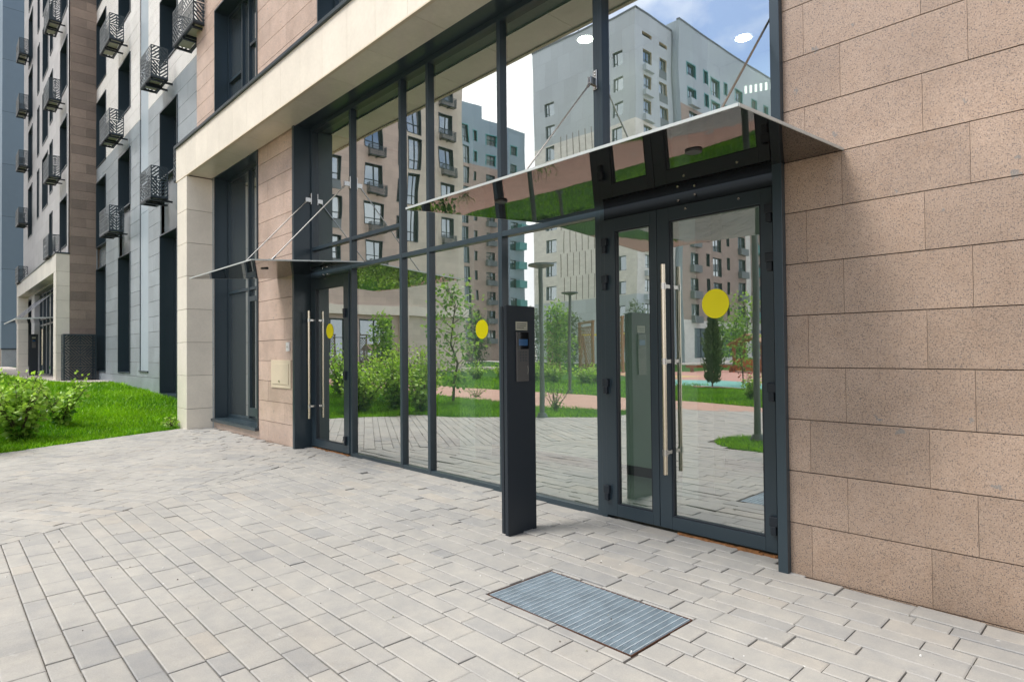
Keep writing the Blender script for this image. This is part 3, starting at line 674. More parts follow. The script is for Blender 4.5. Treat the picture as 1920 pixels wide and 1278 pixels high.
# ------------------------------------------------------------------ glass canopies
def canopy(x0, x1, yin, zin, yout, zout, rods, label, lamps, f=None):
    t = thing('glass_canopy', label, 'canopy', ((x0+x1)/2, yin, zin), 'dark glass canopies over the entrances')
    th = .014; sl = (zout-zin)/(yout-yin); zz = lambda y: zin+(y-yin)*sl
    m = MB(); m.hexa([(x0,yout,zout-th),(x1,yout,zout-th),(x1,yin,zin-th),(x0,yin,zin-th),(x0,yout,zout),(x1,yout,zout),(x1,yin,zin),(x0,yin,zin)], 0)
    m.build('glass_sheet', M['cglass'], t)
    m = MB(); e = .004
    m.bar((x0-.003,yout-e,zout-th/2), (x1+.003,yout-e,zout-th/2), .006, th+.001); m.bar((x0-e,yout,zout-th/2), (x0-e,yin,zin-th/2), .006, th+.001); m.bar((x1+e,yout,zout-th/2), (x1+e,yin,zin-th/2), .006, th+.001)
    m.build('edge_trim', M['edge'], t)
    for bx, ly in rods:
        m = MB(); a, b = Vector((bx, 4.085, 3.70)), Vector((bx, ly, zz(ly)+.035)); m.tube(a, b, .0075, n=12)
        d = (b-a).normalized(); m.tube(a, a+d*.08, .0125, n=12); m.tube(b-d*.08, b, .0125, n=12)
        r = m.build('tie_rod', M['steel'], t, smooth=False)
        m = MB(); m.box(bx-.024, bx+.024, 4.128, 4.139, 3.64, 3.81); m.box(bx-.016, bx-.006, 4.05, 4.13, 3.672, 3.735); m.box(bx+.006, bx+.016, 4.05, 4.13, 3.672, 3.735)
        for z in (3.79, 3.765, 3.655): m.tube((bx,4.120,z), (bx,4.13,z), .008, n=10)
        m.build('wall_bracket', M['steel'], r, bevel=.002)
        m = MB(); m.box(bx-.024, bx+.024, ly-.05, ly+.02, zz(ly)+.001, zz(ly)+.012); m.box(bx-.006, bx+.006, ly-.03, ly+.02, zz(ly)+.01, zz(ly)+.055); m.build('sheet_clamp', M['steel'], r)
    for lx, ly in lamps:
        m = MB(); z = zz(ly)-th; m.tube((lx,ly,z+.002), (lx,ly,z-.012), .05, .046, 20); m.build('downlight', M['black'], t)
    m = MB(); m.box(x0, x1, yin-.02, yin+.03, zin-.045, zin-.016) if f is None else None
    if m.v: m.build('wall_channel', M['metal'], t)
    return t
canopy(-9.48, -7.16, 4.10, 2.60, 2.66, 2.49, [(-8.755,3.05),(-7.57,3.05)], 'dark glass canopy over the single door at the left end of the glass wall', [(-8.0,3.14)], 1)
canopy(-3.91, -1.275, 4.10, 2.60, 2.61, 2.498, [(-3.298,3.1),(-1.705,3.1)], 'large dark glass canopy over the double door beside the granite wall', [(-1.78,3.1),(-3.33,3.05)], 1)

# ------------------------------------------------------------------ small things at the entrance
def intercom(x, y, z, label, s=1.):
    t = thing('intercom_post', label, 'intercom post', (x, y, z))
    m = MB(); m.box(x-.049, x-.008+.03, y-.14, y+.16, z, z+1.755, 0)
    m = MB(); m.box(x+.006, x+.04, y-.16, y+.15, z-.01, z+1.755); m.build('front_plate', M['metal2'], t, bevel=.003)
    m = MB(); m.box(x-.042, x-.012, y-.15, y+.15, z-.01, z+1.75); m.build('back_plate', M['metal2'], t, bevel=.003)
    m = MB(); m.box(x-.012, x+.006, y-.12, y+.13, z-.01, z+1.74); m.build('core', M['black'], t)
    X = x+.0402
    m = MB(); m.box(X, X+.003, y-.062, y+.063, z+1.565, z+1.632); n = m.build('name_plate', M['plate'], t)
    m = MB(); r = random.Random(4)
    for k in range(3):
        yy = y-.05
        while yy < y+(.045,.04,.025)[k]: l = r.uniform(.004,.011); m.box(X+.003, X+.0034, yy, yy+l, z+1.611-k*.015, z+1.617-k*.015); yy += l+.0025
    m.build('printed_lines', M['dash'], n)
    m = MB(); m.box(X, X+.014, y-.064, y+.066, z+1.166, z+1.552); d = m.build('call_panel', M['keypad'], t, bevel=.003)
    m = MB(); m.box(X+.014, X+.0165, y-.052, y+.064, z+1.418, z+1.548); m.build('display_glass', M['gloss'], d)
    m = MB(); m.box(X+.0165, X+.0170, y-.044, y+.052, z+1.445, z+1.495); m.build('screen', M['screen'], d)
    m = MB()
    for i in range(3):
        for j in range(4): m.tube((X+.014, y-.026+i*.03, z+1.395-j*.022), (X+.0165, y-.026+i*.03, z+1.395-j*.022), .006, n=10)
    m.build('keypad', M['plate'] if 0 else M['metal'], d)
    m = MB(); pts = [(X+.0145, y+.045-.0*k+.012*math.cos((k-5)/5*1.1), z+1.255+.035*math.sin((k-5)/5*1.1)) for k in range(11)]; m.path(pts, [.0012]*11, 5); m.build('arc_mark', M['plate'], d)
    return t
intercom(-3.471, 3.347, 0, 'dark intercom post with keypad and small screen standing before the glass wall')
t = thing('floor_grate', 'galvanised steel floor grate set into the paving before the double door', 'grate', (-2.2, 2.61, 0))
m = MB(); gx0, gx1, gy0, gy1 = -2.702, -1.703, 2.347, 2.878
for p in ((gx0-.004, gx1+.004, gy0-.004, gy0), (gx0-.004, gx1+.004, gy1, gy1+.004), (gx0-.004, gx0, gy0, gy1), (gx1, gx1+.004, gy0, gy1)): m.box(*p, -.06, -.003)
m.build('angle_frame', M['rust'], t)
m = MB(); n = 46
for k in range(n): y = gy0+.008+(gy1-gy0-.016)*k/(n-1); m.box(gx0+.004, gx1-.004, y-.0030, y+.0030, -.03, -.004)
m.build('bearing_bars', M['galv'], t)
m = MB(); n = 26
for k in range(n): x = gx0+.012+(gx1-gx0-.024)*k/(n-1); m.box(x-.0021, x+.0021, gy0+.004, gy1-.004, -.012, -.0015)
m.build('cross_bars', M['galv2'], t)
m = MB(); m.box(gx0, gx1, gy0, gy1, -.064, -.06); m.build('pit', M['pit'], t)
t = thing('utility_hatch', 'beige metal hatch on the pink stone pier', 'hatch', (-9.33, 3.9, 1.08))
m = MB(); m.box(-9.70, -8.975, 3.905, 3.921, .87, 1.30); m.build('hatch_frame', M['hatch'], t, bevel=.004)
m = MB(); m.box(-9.64, -9.035, 3.896, 3.906, .93, 1.245); d = m.build('hatch_door', M['hatch'], t, bevel=.003)
m = MB(); m.tube((-9.36,3.897,.975), (-9.36,3.888,.975), .018, n=14); m.build('lock', M['steel'], d)
m = MB(); m.box(-9.112, -9.005, 3.893, 3.92, 1.434, 1.573); o = m.build('wall_switch', M['white'], None, bevel=.006); tag(o, 'small white door sensor on the pier above the beige hatch', 'switch')
m = MB(); m.tube((-9.06,3.8935,1.50), (-9.06,3.889,1.50), .018, n=14); m.build('button', M['plate'], o)

# ------------------------------------------------------------------ grey and white wing
G2 = thing('apartment_building', 'grey and white stone wing with tall dark window slots beyond the lawn', 'building', (-19.7, 5, 0))
MF = F((0, 4.23), (1, 0))
hA, hB, hC = (-25.78,-24.15), (-22.24,-20.66), (-17.43,-15.9)
holes2 = [(*hA,.84,7.475),(*hB,.86,7.53),(*hC,.39,7.57)]
for k in range(0, 9):
    d = 2.83*k
    holes2 += [(*hA,7.99+d,10.31+d),(*hB,8.69+d,10.34+d),(*hC,8.70+d,10.40+d)]
strip = (-19.565,-18.62,.93,34.)
vis = lambda h: h[2] < 15.5
facing('stone_cladding', MF, [M['greyslab'], M['whiteslab']], -25.9, -13.5, -.1, 17.5, .4, 0., 1.2, -25.9, holes=[h for h in holes2 if h[2] < 17.5]+[strip], parent=G2, matfn=lambda a, z: 1 if z > 8.0 else 0, seed=9, gap=.009)
m = MB(); wallgrid(m, MF, -25.9, -13.5, 17.5, 34, [h for h in holes2 if h[2] > 17.5], .03, reveal=.3)
m.poly([(-25.9,4.2,34),(-13.5,4.2,34),(-13.5,16,34),(-25.9,16,34)]); MF.box(m, -25.9, -13.5, -.4, -.02, -.1, .4); MF.box(m, -25.9, -13.5, -12, -11.8, 0, 34); m.poly([(-25.9,4.2,0),(-25.9,16,0),(-25.9,16,34),(-25.9,4.2,34)][::-1])
m.build('upper_wall', M['whiteslab'], G2)
for h in holes2:
    if h[3]-h[2] > 5:
        zt = 4.43; up0 = 5.17 if h[0] == hA[0] else 5.83
        window(G2, MF, h[0], h[1], h[2], zt, depth=.32, mull=(.5,), trans=((.52,),), liner=.035, proud=.05)
        m = MB(); MF.box(m, h[0], h[1], -.2, -.06, zt, up0); m.build('spandrel_panel', M['spandrel'], G2)
        window(G2, MF, h[0], h[1], up0, h[3], depth=.32, mull=(.42,), trans=((.30,.42,1.),), liner=.035, proud=.05)
    else:
        window(G2, MF, *h, depth=.32, mull=(.42,), trans=((.34,.42,1.),), liner=.035, proud=.05)
m = MB(); MF.box(m, -19.44, -18.62, -.1, .022, .97, 5.3); MF.box(m, -19.44, -18.62, -.1, .022, 5.31, 34); m.build('vertical_panel', M['bluepanel'], G2)
m = MB(); MF.box(m, -19.565, -19.44, -.1, .0, .93, 34); MF.box(m, -19.565, -18.60, 0, .06, .93, .97); m.build('vertical_groove', M['metal'], G2)

# ------------------------------------------------------------------ brown wing with the second entrance
G3 = thing('apartment_building', 'distant brown stone wing with its own beige portal, projecting past the grey wing', 'building', (-33, 4, .5))
FF = F((0, 3.46), (1, 0))
holes3 = []
for k in range(-2, 8):
    d = 2.83*k
    holes3 += [(-28.05,-26.38,10.95+d,12.78+d),(-30.85,-30.0,10.75+d,12.80+d),(-33.12,-31.37,10.46+d,12.72+d),(-34.93,-34.22,10.4+d,12.6+d),(-38.5,-36.8,10.0+d,12.5+d)]
holes3 = [h for h in holes3 if h[2] > 5.0]
m = MB(); wallgrid(m, FF, -40.7, -25.85, 4.3, 36, holes3, .03, reveal=.3)
wallgrid(m, FF, -40.7, -25.85, -.1, 4.3, [(-39.0,-37.0,.85,4.15),(-35.8,-29.6,.55,4.25)], .03, reveal=.3)
m.poly([(-40.7,3.43,0),(-40.7,16,0),(-40.7,16,36),(-40.7,3.43,36)][::-1]); m.poly([(-40.7,3.43,36),(-25.85,3.43,36),(-25.85,16,36),(-40.7,16,36)])
m.build('front_wall', M['farstone'], G3)
RF = F((-25.83, 0), (0, 1))
facing('return_wall', RF, M['brownwall'], 3.43, 4.24, 0., 16, .32, .1, .9, 3.0, parent=G3, seed=12)
m = MB(); RF.box(m, 3.43, 16, -.3, -.005, 0, 36); RF.quad(m, 3.43, 16, .03, 16, 36); m.build('side_wall', M['brownwall'], G3)
for h in holes3: window(G3, FF, *h, depth=.22, fw=.06, mull=(.45,) if h[1]-h[0] > 1.2 else (), trans=((.28,),), liner=.05, proud=.05)
window(G3, FF, -39.0, -37.0, .85, 4.15, depth=.25, mull=(.5,), trans=((.6,),), liner=.05)
m = MB()
course(m, F((0, 3.08), (1, 0)), -26.42, -25.85, [.3,.9,1.5,2.1,2.7,3.3,3.8,4.29], 0, .03, 7); course(m, F((-25.86, 0), (0, 1)), 3.083, 3.44, [.3,.9,1.5,2.1,2.7,3.3,3.8,4.29], 0, .03, 8)
m.box(-26.40, -25.87, 3.085, 3.43, .3, 4.3, 1); m.build('portal_pilaster', [M['lime'], M['joint']], G3); m = MB()
course(m, F((0, 3.08), (1, 0)), -39.2, -38.5, [.3,.9,1.5,2.1,2.7,3.3,3.8,4.29], 0, .03, 9); course(m, F((-38.5, 0), (0, 1)), 3.083, 3.44, [.3,.9,1.5,2.1,2.7,3.3,3.8,4.29], 0, .03, 10)
m.box(-39.19, -38.51, 3.085, 3.43, .3, 4.3, 1)
m.build('portal_pilaster', [M['lime'], M['joint']], G3)
m = MB(); x = -39.2
while x < -25.84: e = min(x+.62, -25.83); m.box(x+.003, e-.003, 3.048, 3.43, 4.295, 4.90, 0, rnd.random()); x = e
m.build('portal_fascia', M['lime'], G3)
m = MB(); m.box(-39.25, -25.80, 3.02, 3.44, 4.905, 4.95); m.build('portal_coping', M['metal'], G3)
m = MB()
for x in (-35.8,-34.6,-33.4,-32.2,-31.0,-29.68): m.box(x, x+.08, 3.62, 3.74, .55, 4.25)
for z in (.55, 2.75, 4.17): m.box(-35.72, -29.68, 3.63, 3.73, z, z+.08)
m.build('curtain_wall_frame', M['metal'], G3)
for x in (-35.72,-34.52,-33.32,-32.12,-30.92):
    for z0, z1 in ((.63,2.75),(2.83,4.17)): m = MB(); m.box(x, x+1.12, 3.67, 3.69, z0, z1); m.build('glass_pane', M['wglass'], G3)
m = MB(); m.tube((-34.2,3.56,1.0), (-34.2,3.56,2.6), .03, n=8); m.build('pull_handle', M['steelwarm'], G3)
t = thing('glass_canopy', 'small distant glass canopy hung on steel rods over the second entrance', 'canopy', (-32.8, 3.4, 2.9), 'dark glass canopies over the entrances')
m = MB(); m.hexa([(-35.3,2.32,2.82),(-30.2,2.32,2.82),(-30.2,3.6,2.92),(-35.3,3.6,2.92),(-35.3,2.32,2.85),(-30.2,2.32,2.85),(-30.2,3.6,2.95),(-35.3,3.6,2.95)]); m.build('glass_sheet', M['cglass'], t)
m = MB(); m.bar((-35.33,2.315,2.835), (-30.17,2.315,2.835), .02, .05); m.bar((-30.19,2.32,2.835), (-30.19,3.6,2.935), .02, .05); m.build('edge_trim', M['edge'], t)
for x in (-35.0,-33.4,-31.9,-30.4): m = MB(); m.tube((x,3.6,4.05), (x,2.5,2.88), .014, n=8); m.build('tie_rod', M['steel'], t)
intercom(-33.25, 3.16, .585, 'distant intercom post before the second entrance')
t = thing('number_sign', 'small white house number plate on the pier beside the second entrance', 'sign', (-29.15, 3.42, 1.95), None)
m = MB(); m.box(-29.35, -28.95, 3.405, 3.428, 1.62, 2.35); m.build('plate', M['bluepanel'], t)
m = MB()
for z, r in ((2.12,.12),(1.86,.15)):
    for k in range(18): a, b = 2*math.pi*k/18, 2*math.pi*(k+1)/18; m.bar((-29.15+r*.8*math.cos(a),3.40,z+r*math.sin(a)), (-29.15+r*.8*math.cos(b),3.40,z+r*math.sin(b)), .02, .05, up=(0,1,0))
m.build('numeral', M['white'], t)

# blue grey tower and the pale block behind it
G4 = thing('apartment_tower', 'blue grey panelled tower at the far left', 'building', (-62, 15, .5))
TF = F((-60, 0), (0, 1))
m = MB(); wallgrid(m, TF, 3.76, 26, 2.0, 60); m.poly([(-60,3.76,2),(-60,3.76,60),(-74,3.76,60),(-74,3.76,2)]); m.poly([(-60,3.76,60),(-60,26,60),(-74,26,60),(-74,3.76,60)])
m.build('panel_wall', M['towerblue'], G4)
m = MB(); TF.box(m, 3.80, 26, -.3, .0, .3, 1.9); m.build('plinth', M['greyslab'], G4)
m = MB(); TF.box(m, 3.76, 26, -.2, .05, 1.9, 2.0); m.build('flashing', M['metal'], G4)
G5 = thing('apartment_building', 'pale beige block just showing at the left edge behind the blue tower', 'building', (-82, 2, .5))
PF = F((-80, 0), (0, 1))
m = MB(); hp = [(-4+3*i, -2.6+3*i, 3+2.83*k, 4.7+2.83*k) for i in range(3) for k in range(14)]
wallgrid(m, PF, -6, 6, 0, 46, hp, 0, reveal=.2); m.poly([(-80,-6,46),(-80,6,46),(-92,6,46),(-92,-6,46)]); m.build('wall', M['r2beige'], G5)
for h in hp: window(G5, PF, *h, depth=.15, mull=(.5,))

# ------------------------------------------------------------------ perforated air conditioner baskets
def panel(m, w, h, P, nrow=2, p=.10, wd=.052, th=.006, bd=.022):
    def prism(q, mt=0):
        if len(q) < 3 or abs(area(q)) < 1e-5: return
        if area(q) < 0: q = q[::-1]
        A = [P(s, t, 0) for s, t in q]; B = [P(s, t, th) for s, t in q]
        m.poly(A[::-1], mt); m.poly(B, mt); n = len(q)
        for i in range(n): j = (i+1) % n; m.poly([A[i], A[j], B[j], B[i]], mt)
    R_ = lambda a, b, c, d: prism([(a,c),(b,c),(b,d),(a,d)])
    R_(0, bd, 0, h); R_(w-bd, w, 0, h); R_(bd, w-bd, 0, bd*1.6); R_(bd, w-bd, h-bd, h)
    hh = (h-bd*2.6)/nrow
    for r in range(nrow):
        t0 = bd*1.6+r*hh; t1 = t0+hh
        if r: R_(bd, w-bd, t0, t0+.025); R_(bd, w-bd, t0+.055, t0+.08); t0 += .08
        R_(w/2-.011, w/2+.011, t0, t1)
        for side_, s0, s1 in ((0, bd, w/2-.011), (1, w/2+.011, w-bd)):
            dr = (1 if side_ == 0 else -1)*(-1 if r % 2 else 1)
            q0 = min(s0*dr+t0, s1*dr+t0)-((min(s0*dr, s1*dr)+t0) % p if dr > 0 else 0); q1 = max(s0*dr+t1, s1*dr+t1); c = q0-p
            ref = (w/2*dr+t0); c = ref-math.ceil((ref-q0)/p+1)*p
            while c < q1:
                poly = [(s0,t0),(s1,t0),(s1,t1),(s0,t1)]
                poly = clip(poly, (0,c), (1,c-dr)); poly = clip(poly, (1,c+wd-dr), (0,c+wd)) if len(poly) > 2 else []
                prism(poly); c += p
        # short bridges across the slots
        R_(bd, w-bd, t0+(t1-t0)*.52-.008, t0+(t1-t0)*.52+.008)
def basket(W, D=.37, H=.74, gap=.12):
    t = thing('air_conditioner_basket', '', 'basket')
    def P_front(s, q, d): return (s, -gap-D-d+.006, q)
    m = MB(); panel(m, W, H, P_front, p=.11); m.build('front_screen', M['metal'], t)
    for x, sg in ((W, 1), (0, -1)):
        m = MB(); panel(m, D, H, (lambda s, q, d: (x+d*sg-.006*sg, -gap-D+s, q)), p=.085, wd=.043); m.build('side_screen', M['metal'], t)
    m = MB()
    for y in (-gap-D+.03, -gap-.03): m.box(.01, W-.01, y-.025, y+.025, -.03, .015)
    for x in (.03, W*.5, W-.03): m.box(x-.025, x+.025, -gap-D, -gap, -.028, .012)
    m.build('base_frame', M['metal2'], t)
    m = MB(); m.box(.10, W-.10, -gap-D+.06, -gap-.06, .016, .05); m.build('drip_tray', M['plate'], t)
    for x in (W*.46, W*.90): m = MB(); m.box(x-.022, x+.022, -gap-D+.02, .0, -.07, -.03); m.build('arm', M['metal2'], t)
    return t
pA, pB = basket(1.02), basket(1.42)
used = {}
def place(proto, x, y, z, label, group, rz=0):
    if not used.get(proto.name): o = proto; used[proto.name] = 1
    else: o = copy_tree(proto)
    o.location = (x, y, z); o.rotation_euler = (0, 0, rz); o['label'] = label; o['group'] = group; return o
for ch in list(pA.children)+list(pB.children): ch.matrix_parent_inverse = Matrix()
g_ = 'perforated baskets on the grey and white wing'
place(pA, -17.25, 4.2, 7.99, 'dark perforated basket beside the blue strip, on the white stone just above the grey', g_)
place(pA, -17.25, 4.2, 5.13, 'dark perforated basket beside the blue strip, on the grey stone', g_)
place(pB, -22.33, 4.2, 10.68, 'highest dark perforated basket between the two left window columns of the white wing', g_)
place(pB, -22.33, 4.2, 7.87, 'middle dark perforated basket between the two left window columns of the white wing', g_)
place(pB, -22.33, 4.2, 5.04, 'lowest dark perforated basket between the two left window columns of the grey wing', g_)
place(pB, -22.33, 4.2, 13.5, 'dark perforated basket above the frame of the white wing', g_)
place(pA, -17.25, 4.2, 10.82, 'upper dark perforated basket beside the blue strip of the white wing', g_)
place(pB, -14.42, 4.2, 7.99, 'large dark perforated basket cut off by the corner of the brown stone wall', g_)
place(pB, -14.36, 4.2, 5.08, 'dark perforated basket half hidden behind the beige portal corner', g_)
g_ = 'perforated baskets on the distant brown wing'
for k, z in enumerate((4.95,7.75,10.5,13.33)):
    place(pB, -28.2, 3.43, z, ('lowest', 'second lowest', 'third lowest', 'topmost')[k]+' perforated basket in the nearer column of the distant brown wing', g_)
for k, z in enumerate((4.95,7.75,10.5,13.2,15.9)):
    place(pB, -38.6, 3.43, z, ('lowest', 'second lowest', 'middle', 'second highest', 'topmost')[k]+' perforated basket in the farther column of the distant brown wing', g_)
t = thing('perforated_screen', 'dark perforated metal screen box standing against the brown return wall', 'screen', (-25.3, 3.7, .6))
m = MB(); panel(m, .93, 1.50, lambda s, q, d: (-25.3+d, 3.2+s, .61+q), nrow=4, p=.095, wd=.05, th=.008); m.build('front_panel', M['metal'], t)
m = MB(); panel(m, .5, 1.50, lambda s, q, d: (-25.8+s, 3.2-d, .61+q), nrow=4, p=.095, wd=.05, th=.008); m.build('side_panel', M['metal'], t)
m = MB()
for x in (-25.78,-25.32):
    for y in (3.22, 4.10): m.box(x-.02, x+.02, y-.02, y+.02, .5, 2.1)
m.build('corner_post', M['metal2'], t)
m = MB(); m.box(-25.8, -25.3, 3.2, 4.13, 2.112, 2.135); m.build('top_plate', M['metal'], t)

# ------------------------------------------------------------------ courtyard buildings behind the camera, seen mirrored in the glass
def roofbox(m, x0, x1, y0, y1, z, mat=0): m.poly([(x0,y0,z),(x1,y0,z),(x1,y1,z),(x0,y1,z)], mat)
# left wing, facing +x
H1 = thing('apartment_building', 'pinkish brown and beige wing across the courtyard, mirrored in the left panes', 'building', (-44, -14, 0))
QF = F((-40, 0), (0, 1)); hs = []; bk = []
for k in range(-3, 7):
    d = 2.83*k
    hs += [(-12.75,-11.97,13.75+d,15.45+d),(-16.26,-14.65,16.6+d,18.27+d),(-17.88,-17.5,18.6+d,20.4+d),(-19.56,-18.32,18.57+d,21.1+d),(-22.96,-21.57,19.25+d,20.95+d),(-9.6,-8.4,13.75+d,15.45+d)]
    bk += [(-16.3, 16.0+d), (-23.0, 18.70+d)]
hs = [h for h in hs if 5.6 < h[2] and h[3] < 34]
zn = lambda a, z: 1 if a < -17.9 else 0
m = MB(); wallgrid(m, QF, -24, -5, 4.9, 36, hs, 0, zn, ab=(-17.9,), reveal=.3, rmat=lambda a, z: 2)
wallgrid(m, QF, -24, -5, -.1, 4.2, [(-16.9,-14.2,.5,3.9),(-13.2,-9.5,.4,3.9)], 0, zn, ab=(-17.9,), reveal=.3, rmat=2)
roofbox(m, -54, -40, -24, -5, 36); m.poly([(-40,-24,0),(-40,-24,36),(-54,-24,36),(-54,-24,0)], 1); m.poly([(-40,-5,0),(-54,-5,0),(-54,-5,36),(-40,-5,36)], 0)
m.build('wall', [M['r1pink'], M['r2beige'], M['metal']], H1)
m = MB(); QF.box(m, -24.1, -8.6, -.1, .35, 4.2, 4.88); QF.box(m, -18.2, -17.6, 0, .35, 0, 4.2); QF.box(m, -9.2, -8.6, 0, .35, 0, 4.2); m.build('portal_fascia', M['lime'], H1)
for h in hs: window(H1, QF, *h, depth=.24, fw=.06, mull=(.42,) if h[1]-h[0] > 1 else (), trans=((.30,),), liner=.04, proud=.03)
window(H1, QF, -16.9, -14.2, .5, 3.9, depth=.2, mull=(.5,), trans=((.6,),), liner=.05); window(H1, QF, -13.2, -9.5, .4, 3.9, depth=.2, mull=(.33,.66), trans=((.6,),), liner=.05)
m = MB()
for h in hs:
    if h[0] in (-12.75, -9.6): QF.box(m, h[0], h[1], -.02, .03, h[2]-.66, h[2]-.02)
m.build('spandrel_panel', M['spandrel'], H1)
for y, z in bk:
    if 5.5 < z < 26: place(pB, -40, y, z, 'perforated basket on the mirrored courtyard wing', 'perforated baskets on the mirrored courtyard wing', Rd(90))
# slate wing farther back
H2 = thing('apartment_building', 'slate blue and brown block with turquoise window trim, mirrored in the middle panes', 'building', (-70, -50, 0))
QF = F((-66, 0), (0, 1)); hs = []; tr = []
for k in range(0, 12):
    d = -2.83*k
    hs += [(-46.15,-45.05,30.75+d,33.1+d),(-47.6,-47.05,31.3+d,32.7+d),(-50.9,-49.28,31.2+d,32.65+d),(-55.4,-54.0,30.6+d,32.0+d)]
hs = [h for h in hs if h[2] > 1]
zn = lambda a, z: 0 if z > 28.0 or a < -53.2 else 1
m = MB(); wallgrid(m, QF, -48.55, -43, 0, 36.3, hs, 0, zn, (28.,), reveal=.3, rmat=lambda a, z: 3 if z > 28 else 2); wallgrid(m, QF, -57.2, -48.55, 0, 34.6, hs, 0, zn, (28.,), (-53.2,), reveal=.3, rmat=lambda a, z: 3 if z > 28 else 2)
m.poly([(-66,-48.55,34.6),(-66,-48.55,36.3),(-80,-48.55,36.3),(-80,-48.55,34.6)]); m.poly([(-66,-57.2,0),(-66,-57.2,34.6),(-80,-57.2,34.6),(-80,-57.2,0)]); roofbox(m, -80, -66, -48.55, -43, 36.3); roofbox(m, -80, -66, -57.2, -48.55, 34.6)
m.build('wall', [M['r3blue'], M['r5brown'], M['metal'], M['teal']], H2)
for h in hs: window(H2, QF, *h, depth=.24, fw=.07, mull=(.4,) if h[1]-h[0] > 1 else (), trans=((.3,),))
m = MB()
for h in hs:
    if h[2] > 28:
        for p in ((h[0]-.12,h[0],h[2]-.1,h[3]+.1), (h[1],h[1]+.12,h[2]-.1,h[3]+.1), (h[0],h[1],h[3],h[3]+.1)): QF.box(m, p[0], p[1], -.05, .04, p[2], p[3])
m.build('turquoise_trim', M['teal'], H2)
for k in range(9):
    m = MB(); z = 2.4+2.83*k; QF.box(m, -50.95, -49.2, .0, .5, z, z+.75); m.build('balcony_box', M['spandrel'], H2)
    m = MB(); QF.box(m, -56.9, -55.3, .0, .9, z, z+1.05); m.build('turquoise_balcony', M['teal'], H2)
# light grey tower block
H3 = thing('apartment_building', 'tall light grey and white corner block, mirrored in the right panes', 'building', (-46, -52, 0))
QF = F((-38.276, -46.5), (-1, 0)); QS = F((-38.276, 0), (0, 1)); hf, hsd = [], []
for k in range(0, 12):
    d = -2.83*k
    hf += [(11.77,13.27,30.25+d,31.92+d),(1.62,3.1,32.9+d,34.45+d)]
    hsd += [(-49.65,-48.0,33.05+d,34.55+d),(-53.0,-51.4,32.35+d,34.67+d)]
hf = [h for h in hf if h[2] > 1]; hsd = [h for h in hsd if h[2] > 1]
zn = lambda a, z: 0 if z > 26.4 or z < 7.3 else 1
m = MB(); wallgrid(m, QF, 0, 15.25, 0, 38.5, hf, 0, zn, (7.3, 26.4), reveal=.3, rmat=lambda a, z: 0); wallgrid(m, QS, -54, -46.5, 0, 38.5, hsd+[(-49.7,-47.9,36.0,36.45),(-53,-51.3,36.0,36.45)], 0, zn, (7.3, 26.4), reveal=.3, rmat=lambda a, z: 2)
m.poly([(-53.526,-46.5,0),(-53.526,-46.5,38.5),(-53.526,-60,38.5),(-53.526,-60,0)]); roofbox(m, -53.526, -38.276, -60, -46.5, 38.5)
m.build('wall', [M['r4grey'], M['r4white'], M['hatch']], H3)
m = MB(); QF.box(m, -.06, 15.3, -.3, .06, 38.5, 38.7); QS.box(m, -54, -46.56, -.3, .06, 38.5, 38.7); m.build('parapet_cap', M['roof'], H3)
m = MB(); r = random.Random(8)
for k in range(7):
    for i in range(8):
        a = 4.2+i*.92+(k % 2)*.46
        if a < 11.4: QF.box(m, a, a+.09, .0, .012, 7.32+2.83*k+.05, 7.32+2.83*(k+1)-.05)
m.build('wall_groove', M['joint'], H3)
for h in hf: window(H3, QF, *h, depth=.24, fw=.07, mull=(.66,), trans=((.25,.66,1.),))
for h in hsd: window(H3, QS, *h, depth=.24, fw=.07, mull=(.45,), trans=((.3,),))
for h in hsd:
    m = MB()
    if h[0] == -49.65: QS.box(m, h[0]-.1, h[1]+.1, 0, .45, h[2]-.95, h[2]-.30)
    else: QS.box(m, h[0], h[1], -.06, .02, h[2], h[2]+.95)
    m.build('balcony_box', M['r4grey'] if h[0] == -49.65 else M['spandrel'], H3)
m = MB(); m.tube((-47.5,-48,38.5), (-47.5,-48,40.4), .06, n=6); m.box(-47.8,-47.2,-48.1,-47.9,40.2,40.4); m.build('roof_vent', M['roof'], H3)
# long grey and brown wing behind it
H4 = thing('apartment_building', 'long grey and brown wing with turquoise trim, mirrored behind the light grey block', 'building', (-44, -68, 0))
QS = F((-37.4, 0), (0, 1)); hs = []
for k in range(0, 11):
    d = -2.83*k
    hs += [(-57.7,-56.0,33.85+d,35.2+d),(-60.4,-59.6,33.95+d,35.4+d),(-63.2,-61.2,33.0+d,35.1+d),(-65.2,-64.5,33.95+d,35.4+d),(-69.3,-67.4,34.0+d,35.5+d),(-73.4,-72.,33.9+d,35.4+d),(-76.8,-75.6,33.9+d,35.4+d)]
hs = [h for h in hs if h[2] > 5.5]
zn = lambda a, z: (0 if z > 30 or a < -77.5 else (2 if -70.8 < a < -69.5 or z < 5 else 1))
m = MB(); wallgrid(m, QS, -84, -54.2, 0, 39.7, hs+[(-62,-56.5,.5,4.1),(-69,-63,.5,4.1),(-77,-71,.5,4.1)], 0, zn, (5., 30.), (-77.5,-70.8,-69.5), reveal=.3, rmat=lambda a, z: 3 if z > 30 else 4)
m.poly([(-37.4,-54.2,0),(-37.4,-54.2,39.7),(-52,-54.2,39.7),(-52,-54.2,0)][::-1]); roofbox(m, -52, -37.4, -84, -54.2, 39.7)
QE = F((-37.4, -84), (1, 0))
wallgrid(m, F((-20,-84), (-1,0)), 0, 17.4, 0, 39.7, [(2+3*i,3.6+3*i,6.5+2.83*k,8.3+2.83*k) for i in range(5) for k in range(10)], 0, lambda a, z: 0, reveal=.3, rmat=4); roofbox(m, -37.4, -20, -96, -84, 39.7)
